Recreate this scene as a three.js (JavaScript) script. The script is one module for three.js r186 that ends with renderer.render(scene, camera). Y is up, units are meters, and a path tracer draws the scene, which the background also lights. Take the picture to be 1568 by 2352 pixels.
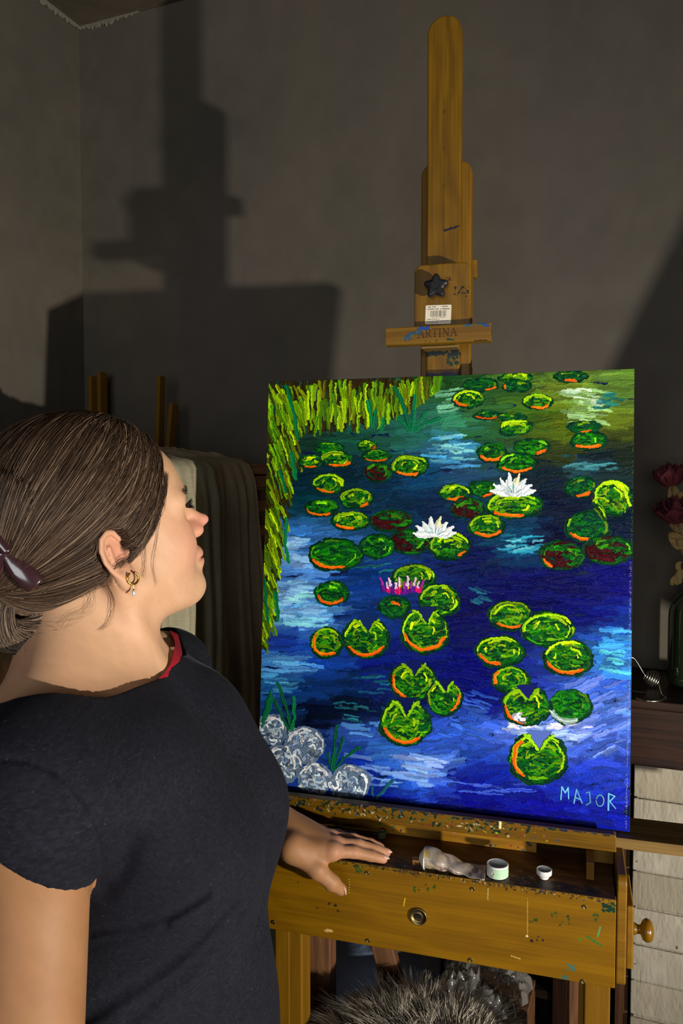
import * as THREE from 'three';
import { RoundedBoxGeometry } from 'three/addons/geometries/RoundedBoxGeometry.js';
import { mergeGeometries, mergeVertices } from 'three/addons/utils/BufferGeometryUtils.js';
import { RectAreaLightUniformsLib } from 'three/addons/lights/RectAreaLightUniformsLib.js';

// ---------------------------------------------------------------- camera, light, exposure
const scene = new THREE.Scene();
const CAM = new THREE.Vector3(0, 1.5, 0), PITCH = 0.045, FOCAL = 1800, IW = 1568, IH = 2352;
const camera = new THREE.PerspectiveCamera(2 * Math.atan(IH / 2 / FOCAL) * 180 / Math.PI, IW / IH, 0.02, 40);
camera.position.copy(CAM); camera.rotation.set(-PITCH, 0, 0);
const renderer = new THREE.WebGLRenderer({ antialias: true });
renderer.toneMapping = THREE.LinearToneMapping;
renderer.toneMappingExposure = 1.0;
renderer.shadowMap.enabled = true;
RectAreaLightUniformsLib.init();
scene.background = new THREE.Color(0.30, 0.36, 0.45);          // dusk sky outside the added window

const LAMP = new THREE.Vector3(1.5, 0.97, 0.45);               // floodlight on its stand, right of the viewer
const LAMP_AIM = new THREE.Vector3(-0.05, 1.35, -1.25);
const lampLight = new THREE.SpotLight(new THREE.Color(1.0, 0.93, 0.82), 23.5, 0, 0.70, 1, 2);
lampLight.position.copy(LAMP); lampLight.target.position.copy(LAMP_AIM);
lampLight.castShadow = true; lampLight.shadow.radius = 1.3; lampLight.shadow.mapSize.set(2048, 2048); lampLight.shadow.bias = -0.0005;
lampLight.name = 'floodlight_beam';
scene.add(lampLight, lampLight.target);
const WINDOW_FILL = 5.4;                                       // fill strength of the added, unseen window behind the viewer

// ---------------------------------------------------------------- helpers
let seed = 12345;
const rnd = () => { seed = (seed + 0x6d2b79f5) | 0; let t = Math.imul(seed ^ (seed >>> 15), 1 | seed); t = (t + Math.imul(t ^ (t >>> 7), 61 | t)) ^ t; return ((t ^ (t >>> 14)) >>> 0) / 4294967296; };
const reseed = (n) => { seed = n; };
const rr = (a, b) => a + (b - a) * rnd();
const V = (x, y, z) => new THREE.Vector3(x, y, z);
const lerp = (a, b, t) => a + (b - a) * t;
const clamp = (x, a, b) => Math.min(b, Math.max(a, x));
const smooth = (a, b, x) => { const t = clamp((x - a) / (b - a), 0, 1); return t * t * (3 - 2 * t); };
function hash2(i, j, s) { let h = Math.imul(i, 374761393) + Math.imul(j, 668265263) + Math.imul(s, 2147483647 ^ 0x5bd1e995); h = Math.imul(h ^ (h >>> 13), 1274126177); return ((h ^ (h >>> 16)) >>> 0) / 4294967296; }
function vnoise(x, y, s = 0) {
  const i = Math.floor(x), j = Math.floor(y), fx = x - i, fy = y - j, u = fx * fx * (3 - 2 * fx), v = fy * fy * (3 - 2 * fy);
  return lerp(lerp(hash2(i, j, s), hash2(i + 1, j, s), u), lerp(hash2(i, j + 1, s), hash2(i + 1, j + 1, s), u), v);
}
const fbm = (x, y, s = 0, o = 4) => { let a = 0, w = 0.5, t = 0; for (let k = 0; k < o; k++) { a += w * vnoise(x, y, s + k * 17); t += w; x *= 2.03; y *= 2.03; w *= 0.5; } return a / t; };
const noise3 = (x, y, z, s = 0) => (vnoise(x + 3.1 * z, y - 1.7 * z, s) + vnoise(y + 2.3 * x + 5, z - x * 0.7, s + 5) + vnoise(z * 1.1 - y, x + 0.6 * z + 9, s + 9)) / 3;

// a pixel of the photograph gives a direction; the plane that the thing touches gives its distance
function pixelRay(px, py) {
  const x = (px - IW / 2) / FOCAL, y = (IH / 2 - py) / FOCAL, c = Math.cos(PITCH), s = Math.sin(PITCH);
  return V(x, y * c - s, -c - y * s);
}
const atDepth = (px, py, d) => pixelRay(px, py).multiplyScalar(d).add(CAM);
function onPlane(px, py, p, n) { const d = pixelRay(px, py), t = p.clone().sub(CAM).dot(n) / d.dot(n); return d.multiplyScalar(t).add(CAM); }

const used = {};
function numbered(name) { used[name] = (used[name] ?? -1) + 1; return used[name] ? name + '_' + String(used[name]).padStart(3, '0') : name; }
function tag(o, label, category, group, kind) { o.userData.label = label; if (category) o.userData.category = category; if (group) o.userData.group = group; if (kind) o.userData.kind = kind; return o; }
function thing(name, label, category, pos = [0, 0, 0], turn = 0, group) {
  const o = new THREE.Group(); o.name = numbered(name); o.position.set(...pos); o.rotation.y = turn; scene.add(o);
  return tag(o, label, category, group);
}
function part(name, geo, mat, parent, label) {
  const g = Array.isArray(geo) ? merge(geo) : geo;
  const m = new THREE.Mesh(g, mat); m.name = name; m.castShadow = m.receiveShadow = true; parent.add(m);
  if (label) m.userData.label = label;
  return m;
}
function structure(name, geo, mat, label) { const m = part(name, geo, mat, scene, label); m.userData.kind = 'structure'; if (label) m.userData.category = name.split('_')[0]; return m; }
function merge(list) {
  const gs = list.map((g) => { let q = g.index ? g.toNonIndexed() : g.clone(); for (const k of Object.keys(q.attributes)) if (!['position', 'normal', 'uv', 'color'].includes(k)) q.deleteAttribute(k); return q; });
  const col = gs.some((g) => g.attributes.color);
  for (const g of gs) {
    if (!g.attributes.uv) g.setAttribute('uv', new THREE.BufferAttribute(new Float32Array(g.attributes.position.count * 2), 2));
    if (col && !g.attributes.color) g.setAttribute('color', new THREE.BufferAttribute(new Float32Array(g.attributes.position.count * 3).fill(1), 3));
  }
  return mergeGeometries(gs);
}
// uv in metres by the face's main direction (box mapping)
function metreUV(g, along = 0) {
  const q = g.index ? g.toNonIndexed() : g, p = q.attributes.position, uv = new Float32Array(p.count * 2);
  if (!q.attributes.normal) q.computeVertexNormals();
  for (let i = 0; i < p.count; i += 3) {
    const a = V(p.getX(i), p.getY(i), p.getZ(i)), b = V(p.getX(i + 1), p.getY(i + 1), p.getZ(i + 1)), c = V(p.getX(i + 2), p.getY(i + 2), p.getZ(i + 2));
    const n = b.clone().sub(a).cross(c.clone().sub(a)), ax = Math.abs(n.x), ay = Math.abs(n.y), az = Math.abs(n.z);
    [a, b, c].forEach((v, k) => {
      let u, w; if (az >= ax && az >= ay) { u = v.x; w = v.y; } else if (ax >= ay) { u = v.z; w = v.y; } else { u = v.x; w = v.z; }
      if (along === 1) [u, w] = [w, u];
      uv[(i + k) * 2] = u; uv[(i + k) * 2 + 1] = w;
    });
  }
  q.setAttribute('uv', new THREE.BufferAttribute(uv, 2)); return q;
}
const box = (x0, x1, y0, y1, z0, z1, r = 0.002, along = 0) => {
  const w = x1 - x0, h = y1 - y0, d = z1 - z0, g = new RoundedBoxGeometry(w, h, d, 2, Math.min(r, w * 0.45, h * 0.45, d * 0.45));
  g.translate((x0 + x1) / 2, (y0 + y1) / 2, (z0 + z1) / 2); return metreUV(g, along);
};
const tube = (pts, r, seg = 24, rad = 8, closed = false) => new THREE.TubeGeometry(new THREE.CatmullRomCurve3(pts.map((p) => (p.isVector3 ? p : V(...p))), closed), seg, r, rad, closed);
const lathe = (prof, seg = 32) => new THREE.LatheGeometry(prof.map(([r, y]) => new THREE.Vector2(r, y)), seg);
function rod(a, b, r0, r1 = r0, seg = 12) {
  const d = b.clone().sub(a), g = new THREE.CylinderGeometry(r1, r0, d.length(), seg); g.translate(0, d.length() / 2, 0);
  g.applyQuaternion(new THREE.Quaternion().setFromUnitVectors(V(0, 1, 0), d.normalize())); g.translate(a.x, a.y, a.z); return g;
}
// shape with rounded corners, extruded along z with a small bevel
function slab(points, z0, z1, bevel = 0.0015, along = 0) {
  const g = new THREE.ExtrudeGeometry(Array.isArray(points) ? new THREE.Shape(points.map(([x, y]) => new THREE.Vector2(x, y))) : points, { depth: z1 - z0 - 2 * bevel, bevelEnabled: true, bevelThickness: bevel, bevelSize: bevel, bevelOffset: -bevel, bevelSegments: 2, curveSegments: 16 });
  g.translate(0, 0, z0 + bevel); return metreUV(g, along);
}
function roundedShape(x0, x1, y0, y1, r) {            // r = [bottom-left, bottom-right, top-right, top-left]
  const s = new THREE.Shape(), [a, b, c, d] = r;
  s.moveTo(x0 + a, y0); s.lineTo(x1 - b, y0); if (b) s.absarc(x1 - b, y0 + b, b, -Math.PI / 2, 0); s.lineTo(x1, y1 - c); if (c) s.absarc(x1 - c, y1 - c, c, 0, Math.PI / 2);
  s.lineTo(x0 + d, y1); if (d) s.absarc(x0 + d, y1 - d, d, Math.PI / 2, Math.PI); s.lineTo(x0, y0 + a); if (a) s.absarc(x0 + a, y0 + a, a, Math.PI, Math.PI * 1.5); return s;
}
// ---- computed textures
function texture(w, h, paint, { srgb = true, repeat = true, sx = 1, sy = 1 } = {}) {
  const c = document.createElement('canvas'); c.width = w; c.height = h; const g = c.getContext('2d'); paint(g, w, h);
  const t = new THREE.CanvasTexture(c); if (srgb) t.colorSpace = THREE.SRGBColorSpace; t.magFilter = THREE.LinearFilter;
  if (repeat) t.wrapS = t.wrapT = THREE.RepeatWrapping; t.repeat.set(sx, sy); return t;
}
function pixelTexture(w, h, f, opt) {               // f(u, v) returns [r, g, b] in 0..255
  return texture(w, h, (g) => { const im = g.createImageData(w, h), d = im.data; for (let y = 0; y < h; y++) for (let x = 0; x < w; x++) { const c = f(x / w, y / h, x, y), k = (y * w + x) * 4; d[k] = c[0]; d[k + 1] = c[1]; d[k + 2] = c[2]; d[k + 3] = 255; } g.putImageData(im, 0, 0); }, opt);
}
const tn = (u, v, fx, fy, s, o = 3) => { // tileable fbm
  const f = (a, b) => fbm(a * fx, b * fy, s, o); return f(u, v) * (1 - u) * (1 - v) + f(u - 1, v) * u * (1 - v) + f(u, v - 1) * (1 - u) * v + f(u - 1, v - 1) * u * v;
};
const grey = (x) => { const k = clamp(x, 0, 1) * 255; return [k, k, k]; };
const mixc = (a, b, t) => [lerp(a[0], b[0], t), lerp(a[1], b[1], t), lerp(a[2], b[2], t)];
// wood: grain runs along u; one tile is 0.5 m x 0.25 m
function woodTextures(light, dark, s, contrast = 1) {
  const f = (u, v) => {
    const w = tn(u, v, 3, 9, s, 3) * 2.2, ring = 0.5 + 0.5 * Math.sin((v * 9 + w) * 6.283), fine = tn(u, v, 6, 120, s + 40, 2), pore = tn(u, v, 20, 240, s + 60, 2);
    return clamp(0.25 + contrast * (0.35 * (ring - 0.5) + 0.75 * (fine - 0.5) + 0.35 * (pore - 0.5)) + 0.25, 0, 1);
  };
  return {
    map: pixelTexture(512, 256, (u, v) => mixc(light, dark, f(u, v)), { sx: 2, sy: 4 }),
    bump: pixelTexture(512, 256, (u, v) => grey(0.8 - 0.5 * tn(u, v, 8, 160, s + 40, 2)), { srgb: false, sx: 2, sy: 4 }),
  };
}
const std = (o) => new THREE.MeshPhysicalMaterial({ specularIntensity: 0.5, ...o }), phys = (o) => new THREE.MeshPhysicalMaterial(o);
const lin = (r, g, b) => new THREE.Color().setRGB(r, g, b);

// ---------------------------------------------------------------- the room
const CEIL = 2.75, WYAW = 22 * Math.PI / 180;
const WU = V(Math.cos(WYAW), 0, Math.sin(WYAW)), WN = V(-Math.sin(WYAW), 0, Math.cos(WYAW));      // along the back wall, and out of it
const CORNER = (() => { const d = pixelRay(182, 64); return d.multiplyScalar((CEIL - CAM.y) / d.y).add(CAM).setY(0); })();
const RW = 4.3, RD = 4.6, WT = 0.16;
const roomSet = (m) => { m.position.copy(CORNER); m.rotation.y = -WYAW; return m; };
const inRoom = (x, y, z) => CORNER.clone().addScaledVector(WU, x).addScaledVector(WN, z).setY(y);
const onWall = (px, py, off = 0) => { const p = onPlane(px, py, inRoom(0, 0, off), WN).sub(CORNER); return { x: p.dot(WU), y: p.y }; };
const onLeft = (px, py, off = 0) => { const p = onPlane(px, py, inRoom(off, 0, 0), WU).sub(CORNER); return { z: p.dot(WN), y: p.y }; };

const plasterMap = pixelTexture(1024, 1024, (u, v) => {
  const a = tn(u, v, 5, 5, 1, 4), b = tn(u, v, 40, 40, 7, 3), c = tn(u, v, 14, 3, 21, 3);
  let k = 0.86 + 0.22 * (a - 0.5) + 0.12 * (b - 0.5) + 0.10 * (c - 0.5);
  return [98 * k + 6 * (a - 0.5), 91 * k, 81 * k - 8 * (c - 0.5)];
}, { sx: 0.5, sy: 0.5 });
const plasterBump = pixelTexture(512, 512, (u, v) => grey(0.5 + 0.9 * (tn(u, v, 9, 9, 2, 4) - 0.5) + 0.4 * (tn(u, v, 60, 40, 5, 2) - 0.5)), { srgb: false, sx: 0.5, sy: 0.5 });
const plaster = std({ map: plasterMap, bumpMap: plasterBump, bumpScale: 0.004, roughness: 0.95 });
const ceilingPaint = std({ map: plasterMap, bumpMap: plasterBump, bumpScale: 0.006, roughness: 0.95, color: lin(0.9, 0.86, 0.8) });
const floorWood = woodTextures([112, 82, 55], [62, 42, 28], 91);
const bw = (x0, x1, y0, y1, z0, z1, r = 0.001, a = 0) => box(x0, x1, y0, y1, z0, z1, r, a);

roomSet(structure('floor', bw(-WT, RW + WT, -0.12, 0, -WT, RD + WT), std({ map: floorWood.map, roughness: 0.6 }), 'worn brown wooden studio floor'));
roomSet(structure('ceiling', bw(-WT, RW + WT, CEIL, CEIL + 0.14, -WT, RD + WT), ceilingPaint, 'dark plastered ceiling with flaking paint in the corner'));
roomSet(structure('wall_back', bw(-WT, RW + WT, 0, CEIL, -WT, 0), plaster, 'plastered grey brown wall behind the easel'));
roomSet(structure('wall_left', bw(-WT, 0, 0, CEIL, 0, RD), plaster, 'plastered grey brown side wall behind the shelf rack'));
roomSet(structure('wall_right', bw(RW, RW + WT, 0, CEIL, 0, RD), plaster, 'plastered wall on the fireplace side of the room'));
const WX0 = 0.9, WX1 = 3.1, WY0 = 0.85, WY1 = 2.35;              // window added behind the viewer as a source of fill
roomSet(structure('wall_front', [bw(-WT, WX0, 0, CEIL, RD, RD + WT), bw(WX1, RW + WT, 0, CEIL, RD, RD + WT), bw(WX0, WX1, 0, WY0, RD, RD + WT), bw(WX0, WX1, WY1, CEIL, RD, RD + WT)], plaster, 'plastered wall behind the viewer, opened for the added window'));
{
  const win = new THREE.Group(); win.name = 'window_1'; win.userData = { kind: 'structure', label: 'four pane window added behind the viewer to let in fill light', category: 'window' }; scene.add(roomSet(win));
  const white = std({ color: lin(0.62, 0.6, 0.56), roughness: 0.5 }), f = 0.06, xm = (WX0 + WX1) / 2;
  part('window_frame', [bw(WX0, WX0 + f, WY0, WY1, RD + 0.04, RD + 0.1), bw(WX1 - f, WX1, WY0, WY1, RD + 0.04, RD + 0.1), bw(WX0, WX1, WY0, WY0 + f, RD + 0.04, RD + 0.1), bw(WX0, WX1, WY1 - f, WY1, RD + 0.04, RD + 0.1), bw(xm - 0.03, xm + 0.03, WY0, WY1, RD + 0.045, RD + 0.095)], white, win);
  for (const [a, b] of [[WX0 + f, xm - 0.03], [xm + 0.03, WX1 - f]]) part('pane', bw(a, b, WY0 + f, WY1 - f, RD + 0.068, RD + 0.072), phys({ transmission: 1, thickness: 0, roughness: 0, color: 0xffffff }), win);
  part('window_sill', bw(WX0 - 0.05, WX1 + 0.05, WY0 - 0.04, WY0, RD - 0.12, RD + 0.04, 0.008), white, win);
  const windowFill = new THREE.RectAreaLight(new THREE.Color(0.95, 0.97, 1.0), WINDOW_FILL, WX1 - WX0 - 0.1, WY1 - WY0 - 0.1);  // unseen fill light added across the opening
  const c = inRoom(xm, (WY0 + WY1) / 2, RD + 0.02); windowFill.position.copy(c); windowFill.lookAt(c.clone().sub(WN)); windowFill.name = 'added_window_fill'; scene.add(windowFill);
}
// flaking plaster along the ceiling edge near the corner: ragged chips with a broken lower edge
{
  const flake = std({ color: lin(0.17, 0.15, 0.115), roughness: 0.95, bumpMap: plasterBump, bumpScale: 0.004 });
  const trim = (name, n, len, seedN, put, label) => {
    reseed(seedN); const top = [], low = [];
    for (let i = 0; i <= n; i++) { const t = i / n, x = t * len; low.push([x, -0.004 - 0.016 * rnd() * Math.sin(Math.PI * Math.min(1, t * 1.02 + 0.02)) ** 0.5 * (t < 0.6 ? 1 : 0.5)]); top.push([x, 0]); }
    const m = structure(name, slab([...low, ...top.reverse()], 0, 0.006, 0.0008), flake, label); put(m);
  };
  trim('trim_1', 34, 0.2, 5, (m) => { const c = inRoom(0.001, CEIL, 0.001); m.position.copy(c); m.rotation.y = -WYAW; }, 'pale strip of flaking plaster along ceiling edge of back wall');
  trim('trim_2', 40, 0.3, 9, (m) => { const c = inRoom(0.001, CEIL, 0.001); m.position.copy(c); m.rotation.y = -WYAW - Math.PI / 2; m.translateZ(-0.007); }, 'pale strip of flaking plaster along ceiling edge of side wall');
}

// ---------------------------------------------------------------- woods and metals
const ochre = woodTextures([122, 87, 9], [92, 61, 2], 11, 0.8);          // varnished yellow easel wood
const ochreMat = std({ map: ochre.map, bumpMap: ochre.bump, bumpScale: 0.0004, roughness: 0.48 });
const brown = woodTextures([122, 84, 54], [72, 46, 28], 31);
const brownMat = std({ map: brown.map, bumpMap: brown.bump, bumpScale: 0.0006, roughness: 0.6 });
const darkWood = woodTextures([54, 30, 15], [27, 14, 6], 47);
const mantelMat = std({ map: darkWood.map, bumpMap: darkWood.bump, bumpScale: 0.0006, roughness: 0.5 });
const rackWood = woodTextures([170, 122, 84], [112, 76, 50], 37);
const rackMat = std({ map: rackWood.map, roughness: 0.65 });
const olive = woodTextures([124, 98, 50], [88, 66, 30], 61);
const oliveMat = std({ map: olive.map, bumpMap: olive.bump, bumpScale: 0.0005, roughness: 0.6 });
const brass = std({ color: lin(0.42, 0.3, 0.09), metalness: 1, roughness: 0.32 });
const agedBrass = std({ color: lin(0.2, 0.15, 0.06), metalness: 1, roughness: 0.4 });
const steel = std({ color: lin(0.5, 0.48, 0.42), metalness: 1, roughness: 0.25 });
const blackPlastic = std({ color: lin(0.012, 0.012, 0.014), roughness: 0.28 });

// ---------------------------------------------------------------- the painting
const EYAW = 0.286389, EO = V(0.15241, 0, -1.263359);
const EX = V(Math.cos(EYAW), 0, Math.sin(EYAW)), EZ = V(-Math.sin(EYAW), 0, Math.cos(EYAW));       // right along the easel, and towards its front
const onEasel = (px, py, z) => { const p = onPlane(px, py, EO.clone().addScaledVector(EZ, z), EZ).sub(EO); return { x: p.dot(EX), y: p.y }; };
const CW = 0.6, CH = 0.7, CTILT = 0.083274, CT = 0.019;
const CU = EX.clone(), CV = V(0, Math.cos(CTILT), 0).addScaledVector(EZ, -Math.sin(CTILT)), CN = CU.clone().cross(CV);
const CC = EO.clone().setY(1.316629);
{
  const TW = 1536, TH = 1792;
  const col = document.createElement('canvas'), hgt = document.createElement('canvas'); col.width = hgt.width = TW; col.height = hgt.height = TH;
  const A = col.getContext('2d'), B = hgt.getContext('2d');
  // where a point of the picture lies on the canvas, and how large there
  const at = (px, py) => { const p = onPlane(px, py, CC, CN).sub(CC); return [(p.dot(CU) / CW + 0.5) * TW, (0.5 - p.dot(CV) / CH) * TH]; };
  const S = TW / 842;
  const css = (c, a = 1) => `rgba(${clamp(c[0], 0, 255) | 0},${clamp(c[1], 0, 255) | 0},${clamp(c[2], 0, 255) | 0},${a})`;
  const jit = (c, k) => { const d = 1 + rr(-k, k) / 62; return [c[0] * d + rr(-k, k) * 0.2, c[1] * d + rr(-k, k) * 0.2, c[2] * d + rr(-k, k) * 0.2]; };
  A.lineCap = B.lineCap = 'round'; A.lineJoin = B.lineJoin = 'round';
  // one brush stroke: a bundle of bristle lines, each with its own tone and height
  function stroke(pts, w, c, { j = 16, a = 1, n = 0, h = 0.55, tex = true } = {}) {
    const q = tex ? pts.map(([x, y]) => at(x, y)) : pts, W = w * S; n = n || Math.max(3, Math.round(W / 2.4)); j *= 0.75;
    const normal = q.map((p, i) => { const u = q[Math.max(0, i - 1)], v = q[Math.min(q.length - 1, i + 1)], dx = v[0] - u[0], dy = v[1] - u[1], l = Math.hypot(dx, dy) || 1; return [-dy / l, dx / l]; });
    const line = (g, o, lw, style, s0, s1) => {
      g.strokeStyle = style; g.lineWidth = lw; g.beginPath();
      q.forEach((p, i) => { const t = q.length > 1 ? i / (q.length - 1) : 0, k = (1 - 0.35 * t) * o, e = i === 0 ? s0 : i === q.length - 1 ? s1 : 0, d = q[Math.min(q.length - 1, i + 1)], b = q[Math.max(0, i - 1)], l = Math.hypot(d[0] - b[0], d[1] - b[1]) || 1; const x = p[0] + normal[i][0] * k + (d[0] - b[0]) / l * e, y = p[1] + normal[i][1] * k + (d[1] - b[1]) / l * e; i ? g.lineTo(x, y) : g.moveTo(x, y); });
      g.stroke();
    };
    if (a >= 0.8) line(A, 0, W * 0.8, css(c, a), 0, 0);
    line(B, 0, W * 0.9, `rgba(${h * 255 | 0},0,0,${0.75 * a})`, 0, 0);
    for (let i = 0; i < n; i++) {
      const o = ((i + 0.5) / n - 0.5) * W, e0 = rr(-0.5, 0.8) * W * 0.5, e1 = rr(-0.8, 0.5) * W * 0.5, lw = W / n * rr(1.0, 2.6), edge = Math.abs(o) / (W / 2);
      line(A, o, lw, css(jit(c, j), a * rr(0.6, 1)), e0, e1);
      const hh = clamp(h + rr(-0.22, 0.22) + (edge > 0.7 ? 0.16 : -0.04), 0, 1); line(B, o, lw, `rgba(${hh * 255 | 0},0,0,${a * 0.8})`, e0, e1);
    }
  }
  reseed(77);
  A.fillStyle = '#04143c'; A.fillRect(0, 0, TW, TH); B.fillStyle = 'rgb(90,0,0)'; B.fillRect(0, 0, TW, TH);
  // colours of the water, read off the picture point by point
  const water = [[1040, 880, 25, 70, 25], [1100, 920, 40, 85, 38], [1200, 950, 52, 92, 20], [1270, 860, 70, 105, 30], [1300, 890, 98, 122, 30], [1400, 865, 92, 128, 45], [1445, 900, 85, 120, 40], [1350, 935, 105, 140, 60], [1410, 965, 92, 112, 22], [1440, 1000, 60, 72, 16], [1290, 960, 88, 108, 12], [1300, 1000, 72, 90, 10], [1290, 1040, 40, 48, 12], [1440, 1040, 18, 30, 20], [1100, 1000, 35, 88, 45], [1050, 965, 48, 125, 90], [990, 985, 38, 105, 85], [1040, 1010, 40, 115, 150], [1030, 1050, 40, 100, 160], [1065, 1065, 35, 75, 110], [900, 1000, 28, 92, 76], [800, 1000, 18, 76, 56], [720, 1010, 20, 52, 40], [800, 1085, 4, 34, 50], [700, 1110, 4, 36, 52], [700, 1145, 4, 50, 62], [900, 1130, 5, 42, 70], [980, 1100, 8, 60, 100], [1000, 1150, 5, 30, 62], [1250, 1090, 12, 28, 40], [1350, 1070, 26, 66, 80], [1400, 1045, 10, 24, 34], [1280, 1150, 4, 14, 42], [1440, 1170, 4, 20, 40], [1300, 1230, 4, 10, 42], [1180, 1220, 8, 55, 85], [1190, 1262, 8, 62, 100], [1100, 1270, 4, 14, 72], [1420, 1340, 5, 5, 98], [1300, 1340, 5, 5, 84], [1200, 1345, 5, 5, 80], [690, 1240, 50, 115, 200], [682, 1280, 85, 145, 225], [660, 1330, 55, 110, 190], [700, 1400, 80, 150, 215], [672, 1360, 110, 165, 225], [680, 1430, 85, 155, 220], [660, 1470, 20, 55, 165], [750, 1510, 15, 62, 165], [640, 1530, 62, 132, 210], [750, 1545, 15, 58, 150], [830, 1330, 5, 45, 120], [840, 1400, 10, 45, 115], [900, 1520, 5, 20, 110], [1080, 1420, 6, 8, 78], [1080, 1540, 2, 5, 98], [650, 1585, 20, 75, 140], [720, 1580, 10, 48, 110], [800, 1570, 5, 32, 72], [800, 1625, 3, 14, 38], [720, 1640, 3, 10, 32], [850, 1625, 3, 14, 55], [860, 1565, 8, 30, 100], [830, 1685, 40, 80, 170], [880, 1740, 48, 108, 200], [980, 1765, 85, 128, 220], [1000, 1700, 38, 78, 185], [840, 1760, 8, 35, 145], [940, 1795, 26, 76, 188], [900, 1845, 5, 10, 110], [1080, 1800, 5, 10, 122], [1100, 1855, 5, 5, 120], [1250, 1865, 6, 6, 132], [1400, 1875, 12, 22, 145], [1410, 1780, 32, 55, 175], [1380, 1700, 62, 95, 205], [1420, 1620, 72, 112, 212], [1420, 1530, 45, 120, 195], [1410, 1470, 40, 120, 200], [1440, 1430, 10, 40, 140], [1380, 1580, 48, 88, 200], [1250, 1685, 100, 132, 228], [1150, 1690, 62, 95, 205], [1080, 1655, 38, 80, 188], [1110, 1740, 28, 66, 178], [1150, 1600, 2, 10, 110], [1130, 1785, 10, 30, 142], [1350, 1400, 2, 5, 92], [1250, 1370, 2, 5, 82], [1000, 1590, 2, 10, 80], [1090, 1600, 2, 8, 100], [1350, 1800, 20, 45, 170]];
  const tone = (x, y) => { let w = 0, r = 0, g = 0, b = 0; for (const t of water) { const d = 1 / (((x - t[0]) / 1.35) ** 2 + (y - t[1]) ** 2 + 60) ** 1.9; w += d; r += d * t[2]; g += d * t[3]; b += d * t[4]; } return [r / w, g / w, b / w]; };
  for (let pass = 0; pass < 2; pass++) for (let i = 0; i < 2200; i++) {
    const x = rr(590, 1470), y = rr(835, 1915), l = rr(18, pass ? 46 : 70), a = (y > 1560 && x > 1000 ? rr(-0.5, 0.35) : rr(-0.16, 0.16)) - 0.02, b = rr(-6, 6);
    const c = tone(x, y), m = (c[0] + c[1] + c[2]) / 3;
    stroke([[x - l * Math.cos(a), y - l * Math.sin(a)], [x, y + b], [x + l * Math.cos(a), y + l * Math.sin(a)]], rr(8, 17), jit(c, 7 + m * 0.08), { j: 6 + m * 0.06, a: pass ? 0.72 : 1, h: rr(0.3, 0.6) });
  }
  // light ripples, one after another
  const ripples = (cx, cy, sx, sy, n, c, l, wd = 4, sl = 0) => { for (let i = 0; i < n; i++) { const x = cx + rr(-1, 1) * sx, y = cy + rr(-1, 1) * sy, L = rr(0.4, 1) * l, b = rr(-3, 3), s = sl + rr(-0.08, 0.08); stroke([[x - L / 2, y - s * L / 2], [x, y + b], [x + L / 2, y + s * L / 2]], wd * rr(0.7, 1.8), jit(c, 16), { j: 14, a: 0.66, h: 0.7 }); } };
  ripples(1340, 935, 45, 40, 26, [150, 195, 130], 60, 5, 0.14); ripples(1345, 920, 45, 26, 10, [205, 235, 200], 50, 4, 0.12); ripples(1395, 915, 25, 20, 8, [20, 105, 105], 40, 6);
  ripples(1035, 1035, 45, 40, 34, [60, 140, 190], 55, 4); ripples(1035, 1020, 40, 36, 16, [120, 200, 200], 45, 3.4); ripples(1040, 920, 28, 30, 14, [110, 180, 140], 50, 4, -0.2); ripples(1060, 900, 26, 22, 5, [190, 220, 190], 40, 4, -0.25);
  ripples(680, 1270, 26, 36, 26, [130, 180, 240], 44, 7); ripples(685, 1375, 48, 40, 30, [120, 175, 235], 70, 7); ripples(690, 1370, 30, 14, 6, [140, 230, 235], 40, 6); ripples(690, 1428, 46, 10, 12, [120, 200, 240], 70, 6); ripples(655, 1525, 45, 16, 18, [80, 150, 225], 80, 5); ripples(640, 1570, 30, 20, 10, [60, 140, 190], 60, 5);
  ripples(1200, 1250, 48, 22, 16, [40, 150, 180], 55, 4, -0.1); ripples(1200, 1240, 40, 22, 7, [110, 200, 215], 40, 3, -0.1); ripples(1360, 1070, 50, 8, 14, [60, 130, 140], 60, 4, -0.08);
  ripples(1415, 1470, 30, 26, 18, [60, 150, 225], 60, 5); ripples(1410, 1520, 26, 26, 14, [80, 190, 210], 40, 4, 0.2); ripples(900, 1770, 80, 36, 26, [110, 150, 230], 80, 6, 0.12); ripples(960, 1760, 50, 20, 14, [140, 170, 240], 70, 6, 0.12); ripples(860, 1675, 60, 14, 12, [70, 130, 200], 70, 5, 0.1);
  ripples(1260, 1680, 90, 18, 26, [150, 175, 240], 60, 6, -0.05); ripples(1190, 1670, 30, 6, 10, [225, 225, 245], 40, 4, 0.1); ripples(1310, 1665, 44, 6, 12, [230, 225, 245], 40, 4); ripples(1370, 1650, 60, 90, 40, [100, 125, 220], 60, 5, -0.45); ripples(1070, 1650, 50, 60, 24, [50, 95, 200], 60, 5, 0.3); ripples(1120, 1812, 110, 14, 12, [60, 90, 200], 100, 3, 0.06);
  ripples(830, 1590, 60, 40, 10, [20, 90, 110], 60, 4); ripples(830, 1640, 50, 20, 6, [30, 110, 120], 50, 3, 0.15); ripples(840, 1300, 50, 14, 6, [30, 110, 120], 60, 4, -0.15); ripples(1100, 1370, 20, 20, 8, [25, 90, 110], 36, 5, 0.3);
  // reeds: dark bank first, then blades
  const topEdge = (x) => (x < 640 ? 1040 : x < 690 ? lerp(1030, 1000, (x - 640) / 50) : x < 860 ? lerp(1000, 985, (x - 690) / 170) : x < 930 ? lerp(985, 950, (x - 860) / 70) : lerp(950, 890, (x - 930) / 80));
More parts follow.
